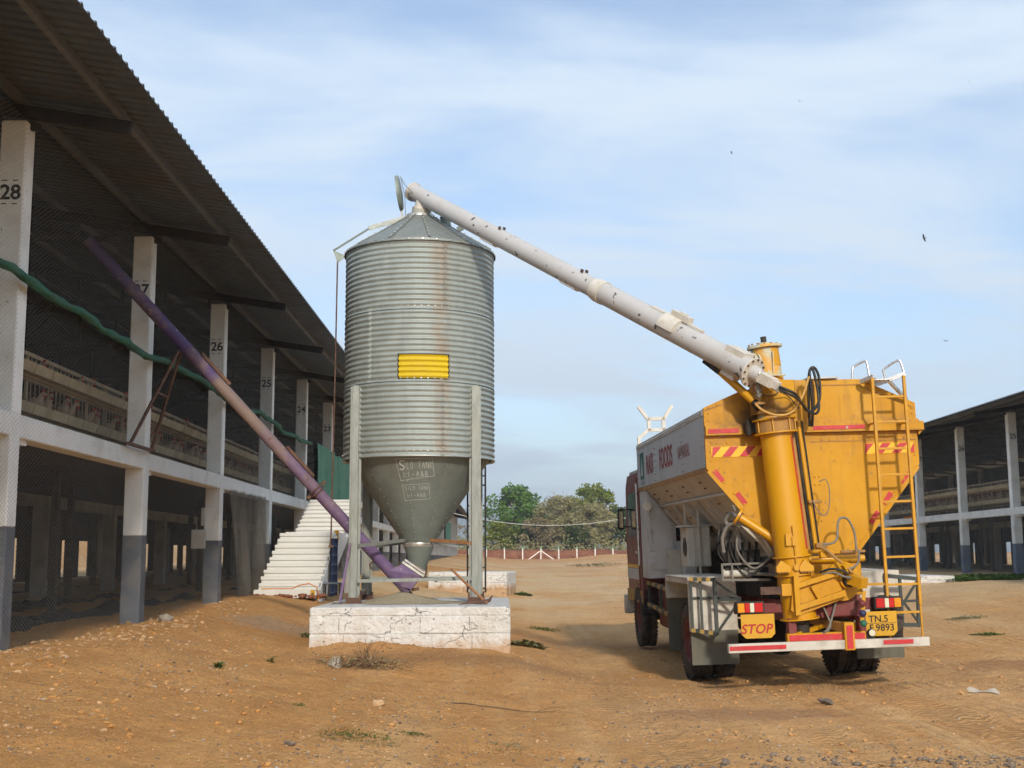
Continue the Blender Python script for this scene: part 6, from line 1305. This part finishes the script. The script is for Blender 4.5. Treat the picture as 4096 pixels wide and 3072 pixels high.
# ------------------------------------------------------------------ birds
def bird(label, loc, span, yaw, bank_, flap):
    b = MB(); s = span/2
    b.tube([(0,-.42*s,0), (0,-.2*s,.02*s), (0,.1*s,.03*s), (0,.3*s,.02*s), (0,.42*s,0)], [.03*s,.09*s,.11*s,.07*s,.015*s], 8)
    b.prism([(-.05*s,-.35*s),(.05*s,-.35*s),(.13*s,-.62*s),(-.13*s,-.62*s)], -.008*s, .012*s, 'z')
    for q in (-1, 1):
        z1 = math.sin(flap)*.55*s; z2 = z1+math.sin(flap*.4)*.4*s
        pts = [(.05,.16),(.05,-.18),(.52,-.20),(.52,.24),(.98,-.16),(.98,-.02)]
        V = [(q*px*s, py*s, (0 if px < .3 else (z1 if px < .7 else z2))+dz) for dz in (.012*s, -.012*s) for px, py in pts]
        b.add(V, [(0,1,2,3),(3,2,4,5),(6,9,8,7),(9,11,10,8),(0,3,9,6),(3,5,11,9),(1,7,8,2),(2,8,10,4),(4,10,11,5)])
    o = b.build('bird', M['bird']); o.location = loc; o.rotation_euler = (R(12), bank_, yaw); tag(o, label, 'bird', 'birds gliding over the yard')
bird('dark bird gliding with wings spread, right of the auger, the largest of the birds', (57.5, 165, 44.5), 1.25, .9, R(50), .1)
bird('dark bird banking low above the truck ladder', (59.6, 165, 30.3), 1.0, 2.4, R(-28), .5)
bird('small dark bird in the upper middle of the sky above the auger', (46, 240, 81.5), .95, 1.2, R(30), .6)
bird('tiny bird high in the sky, upper right of the middle', (75, 300, 115), .9, .5, R(15), .2)
bird('tiny bird just above the middle of the white auger', (51, 300, 91), .75, .2, R(5), .1)
bird('tiny bird near the right edge, high in the sky', (118, 300, 120), .6, .9, R(20), .3)
bird('tiny bird high in the sky, left of the picture middle', (.5, 300, 120.5), .75, 1.9, R(-25), .5)

# ------------------------------------------------------------------ plants and litter on the ground
def weed(label, x, y, rad, n, h_, m_='leaf_weed', seed=0, name='weed', kind=None):
    rd = random.Random(seed); b = MB()
    for i in range(n):
        a_ = rd.uniform(0, 2*math.pi); q = rad*math.sqrt(rd.random()); px = x+q*math.cos(a_); py = y+q*math.sin(a_); z = ground_z(px, py); hh = h_*rd.uniform(.35, 1.)*(1.1-.5*q/rad)
        d = Vector((rd.gauss(0,1), rd.gauss(0,1), 0)).normalized(); s_ = d.cross(Vector((0,0,1)))*hh*rd.uniform(.22,.5); p = Vector((px, py, z-.004+hh*rd.uniform(0,.6))); t_ = p+Vector((0,0,hh*rd.uniform(.05,.5)))+d*hh*rd.uniform(.5,1.1); m = (p+t_)/2+Vector((0,0,hh*.1))
        b.add([p, m-s_, t_, m+s_], [(0,1,2,3)])
    return tag(b.build(name, M[m_]), label, 'weed', None if rad > .15 else 'weeds in the dirt', 'stuff' if rad > .15 else None)
weed('trailing patch of green weed at the bottom middle of the yard', -1.15, 10.35, .36, 700, .035, seed=1); weed('green weed tuft beside the patch at the bottom middle', -.75, 10.9, .16, 260, .032, seed=2); weed('pale dry weed patch right of the green one in the foreground', .05, 10.7, .2, 140, .04, 'weed_dry', 3)
weed('small green seedling alone in the pebbles, lower left', -3.17, 14.3, .05, 34, .13, seed=4); weed('small green seedling between the wall netting and the plinth', -2.83, 15.6, .045, 26, .10, seed=5); weed('tiny dark green weed in the left foreground centre', -1.9, 12.0, .06, 30, .05, seed=6)
weed('bushy olive weed at the right corner of the silo plinth', .40, 20.6, .30, 900, .16, 'weed_dry', 7); weed('green weed at the left corner of the silo plinth', -2.95, 20.2, .25, 120, .14, seed=8); weed('green weed tuft on the track behind the silo plinth', .9, 27.5, .4, 420, .07, seed=9)
weed('green weeds at the near corner of the empty plinth', .75, 44.2, .35, 420, .14, seed=10); weed('thick green weeds beside the low white plinth by the right house', 14.6, 38.8, 1.3, 2200, .22, seed=11); weed('spreading green weeds below the right poultry house', 16.3, 40.0, 1.3, 1800, .18, seed=12); weed('sparse weeds in the dirt right of the truck', 9.5, 26, .45, 420, .08, 'weed_dry', 13); weed('weed tuft near the right edge of the yard', 8.6, 22.5, .3, 420, .07, seed=14)
weed('dry grass tufts in the middle of the far road', 7.5, 105, 2.5, 260, .35, 'weed_dry', 15)
# brushwood heap with stone in front of the plinth
rd = random.Random(31); t = thing('brushwood_heap', 'small heap of dry twigs in front of the silo plinth', 'twigs', (-1.75, 15.75, ground_z(-1.75, 15.75)))
b = MB()
for k in range(85):
    a_ = rd.uniform(0, 2*math.pi); p = Vector((rd.gauss(0,.26), rd.gauss(0,.12), rd.uniform(.0,.06))); d = Vector((math.cos(a_), math.sin(a_)*.6, rd.uniform(-.05,.55))).normalized()*rd.uniform(.08,.30)
    q = p+d; q.z = max(.01, q.z); m = (p+q)/2+Vector((rd.gauss(0,.02), rd.gauss(0,.02), rd.gauss(0,.02))); b.tube([p, m, q], [.006,.005,.002], 4, False)
for k in range(12):
    p = Vector((.08+rd.gauss(0,.08), rd.gauss(0,.05), 0)); b.tube([p, p+Vector((rd.gauss(0,.04), 0, .16)), p+Vector((rd.gauss(0,.1), rd.gauss(0,.04), .34))], [.007,.005,.002], 4, False)
b.build('twigs', M['dry_twig'], t)['kind'] = 'stuff'
b = MB()
for k in range(160):
    p = Vector((rd.gauss(.05,.25), rd.gauss(0,.1), rd.uniform(.01,.12))); u = Vector((rd.gauss(0,1), rd.gauss(0,1), rd.gauss(0,1))).normalized()*.02; v_ = u.orthogonal()*.6; b.add([p-u, p+v_, p+u, p-v_], [(0,1,2,3)])
b.build('dead_leaves', M['leaf_tan'], t)['kind'] = 'stuff'
def rock(label, x, y, r_, m_='stone_grey', sc_=(1,1,.6), seed=1):
    rd = random.Random(seed); b = MB(); b.ico((0,0,0), r_, .22, sc_, rd); o = b.build('stone', M[m_]); o.location = (x, y, ground_z(x, y)+r_*.25); o.rotation_euler = (rd.uniform(-.3,.3), rd.uniform(-.3,.3), rd.uniform(0,3)); tag(o, label, 'stone')
rock('pale angular stone at the left end of the brushwood heap', -2.05, 15.75, .12, seed=2, sc_=(1,.7,.8)); rock('dark flat stone behind the truck in the yard', 3.55, 14.05, .11, 'pebble_grey', (1.3,.7,.35), 3); rock('dark upright stone in the grit at the bottom right of centre', 1.75, 10.1, .05, 'pebble_grey', (1,.8,.9), 4); rock('rounded tan stone left of the weed patch, near the plinth', -1.25, 12.9, .07, 'pebble_tan', (1,1,.5), 5); rock('pale pebble at the bottom edge right of centre', 1.45, 9.55, .035, 'paper', (1,1,.8), 6)
rock('tan stone lying against the foot of pillar 27', -5.0, 18.9, .14, 'stone_grey', (1,.8,.7), 7); rock('dark grey pebble at the bottom edge left of centre', -1.6, 9.7, .04, 'pebble_grey', (1.3,.9,.6), 8)
# eggshell and paper flecks
b = MB()
for k in range(240):
    x = rd.uniform(-5, 5.5); y = 8.6+10*rd.random()**1.3
    if abs(x) > .46*y: continue
    b.ico((x, y, ground_z(x, y)+.006), rd.uniform(.006,.016), .4, (1,1,.6), rd)
tag(b.build('eggshell_flecks', M['paper']), 'tiny white flecks of eggshell and paper strewn in the dirt', 'litter', kind='stuff')
b = MB(); b.grid(lambda u, v: (5.28+.30*u, 14.45-.16*u+.06*v+.02*math.sin(u*7), ground_z(5.28+.30*u, 14.45-.16*u+.06*v)+.010+.018*(1+math.sin(u*9))*v+.02*(1-u)*v), 14, 3); tag(b.build('paper_scrap', M['paper']), 'crumpled strip of pale paper lying on the ground at the lower right', 'paper')
b = MB(); b.tube([(-.55+.16*k, 13.55+.03*math.sin(k*2.3), ground_z(-.55+.16*k, 13.55)+.012) for k in range(8)], [.009,.008,.007,.007,.006,.005,.004,.003], 5); b.tube([(.35,13.6,ground_z(.35,13.6)+.01),(.55,13.7,ground_z(.5,13.7)+.05),(.68,13.68,ground_z(.6,13.7)+.03)], .004, 4); tag(b.build('dry_stick', M['dry_twig']), 'thin dry stick on the ground right of the brushwood heap', 'stick')

# ------------------------------------------------------------------ air
b = MB(); b.box(-4200, -80, -6, 4200, 5200, 230); hz = b.build('haze', M['earth']); hz.data.materials.clear()
hm = bpy.data.materials.new('haze'); hm.use_nodes = True; t = hm.node_tree; t.nodes.clear(); ho = t.nodes.new('ShaderNodeOutputMaterial'); pv = t.nodes.new('ShaderNodeVolumePrincipled'); pv.inputs['Color'].default_value = (.80,.89,1,1); pv.inputs['Density'].default_value = .00042; pv.inputs['Anisotropy'].default_value = .0; t.links.new(pv.outputs[0], ho.inputs['Volume'])
hz.data.materials.append(hm); hz['kind'] = 'stuff'; hz['label'] = 'pale blue haze over the plain'
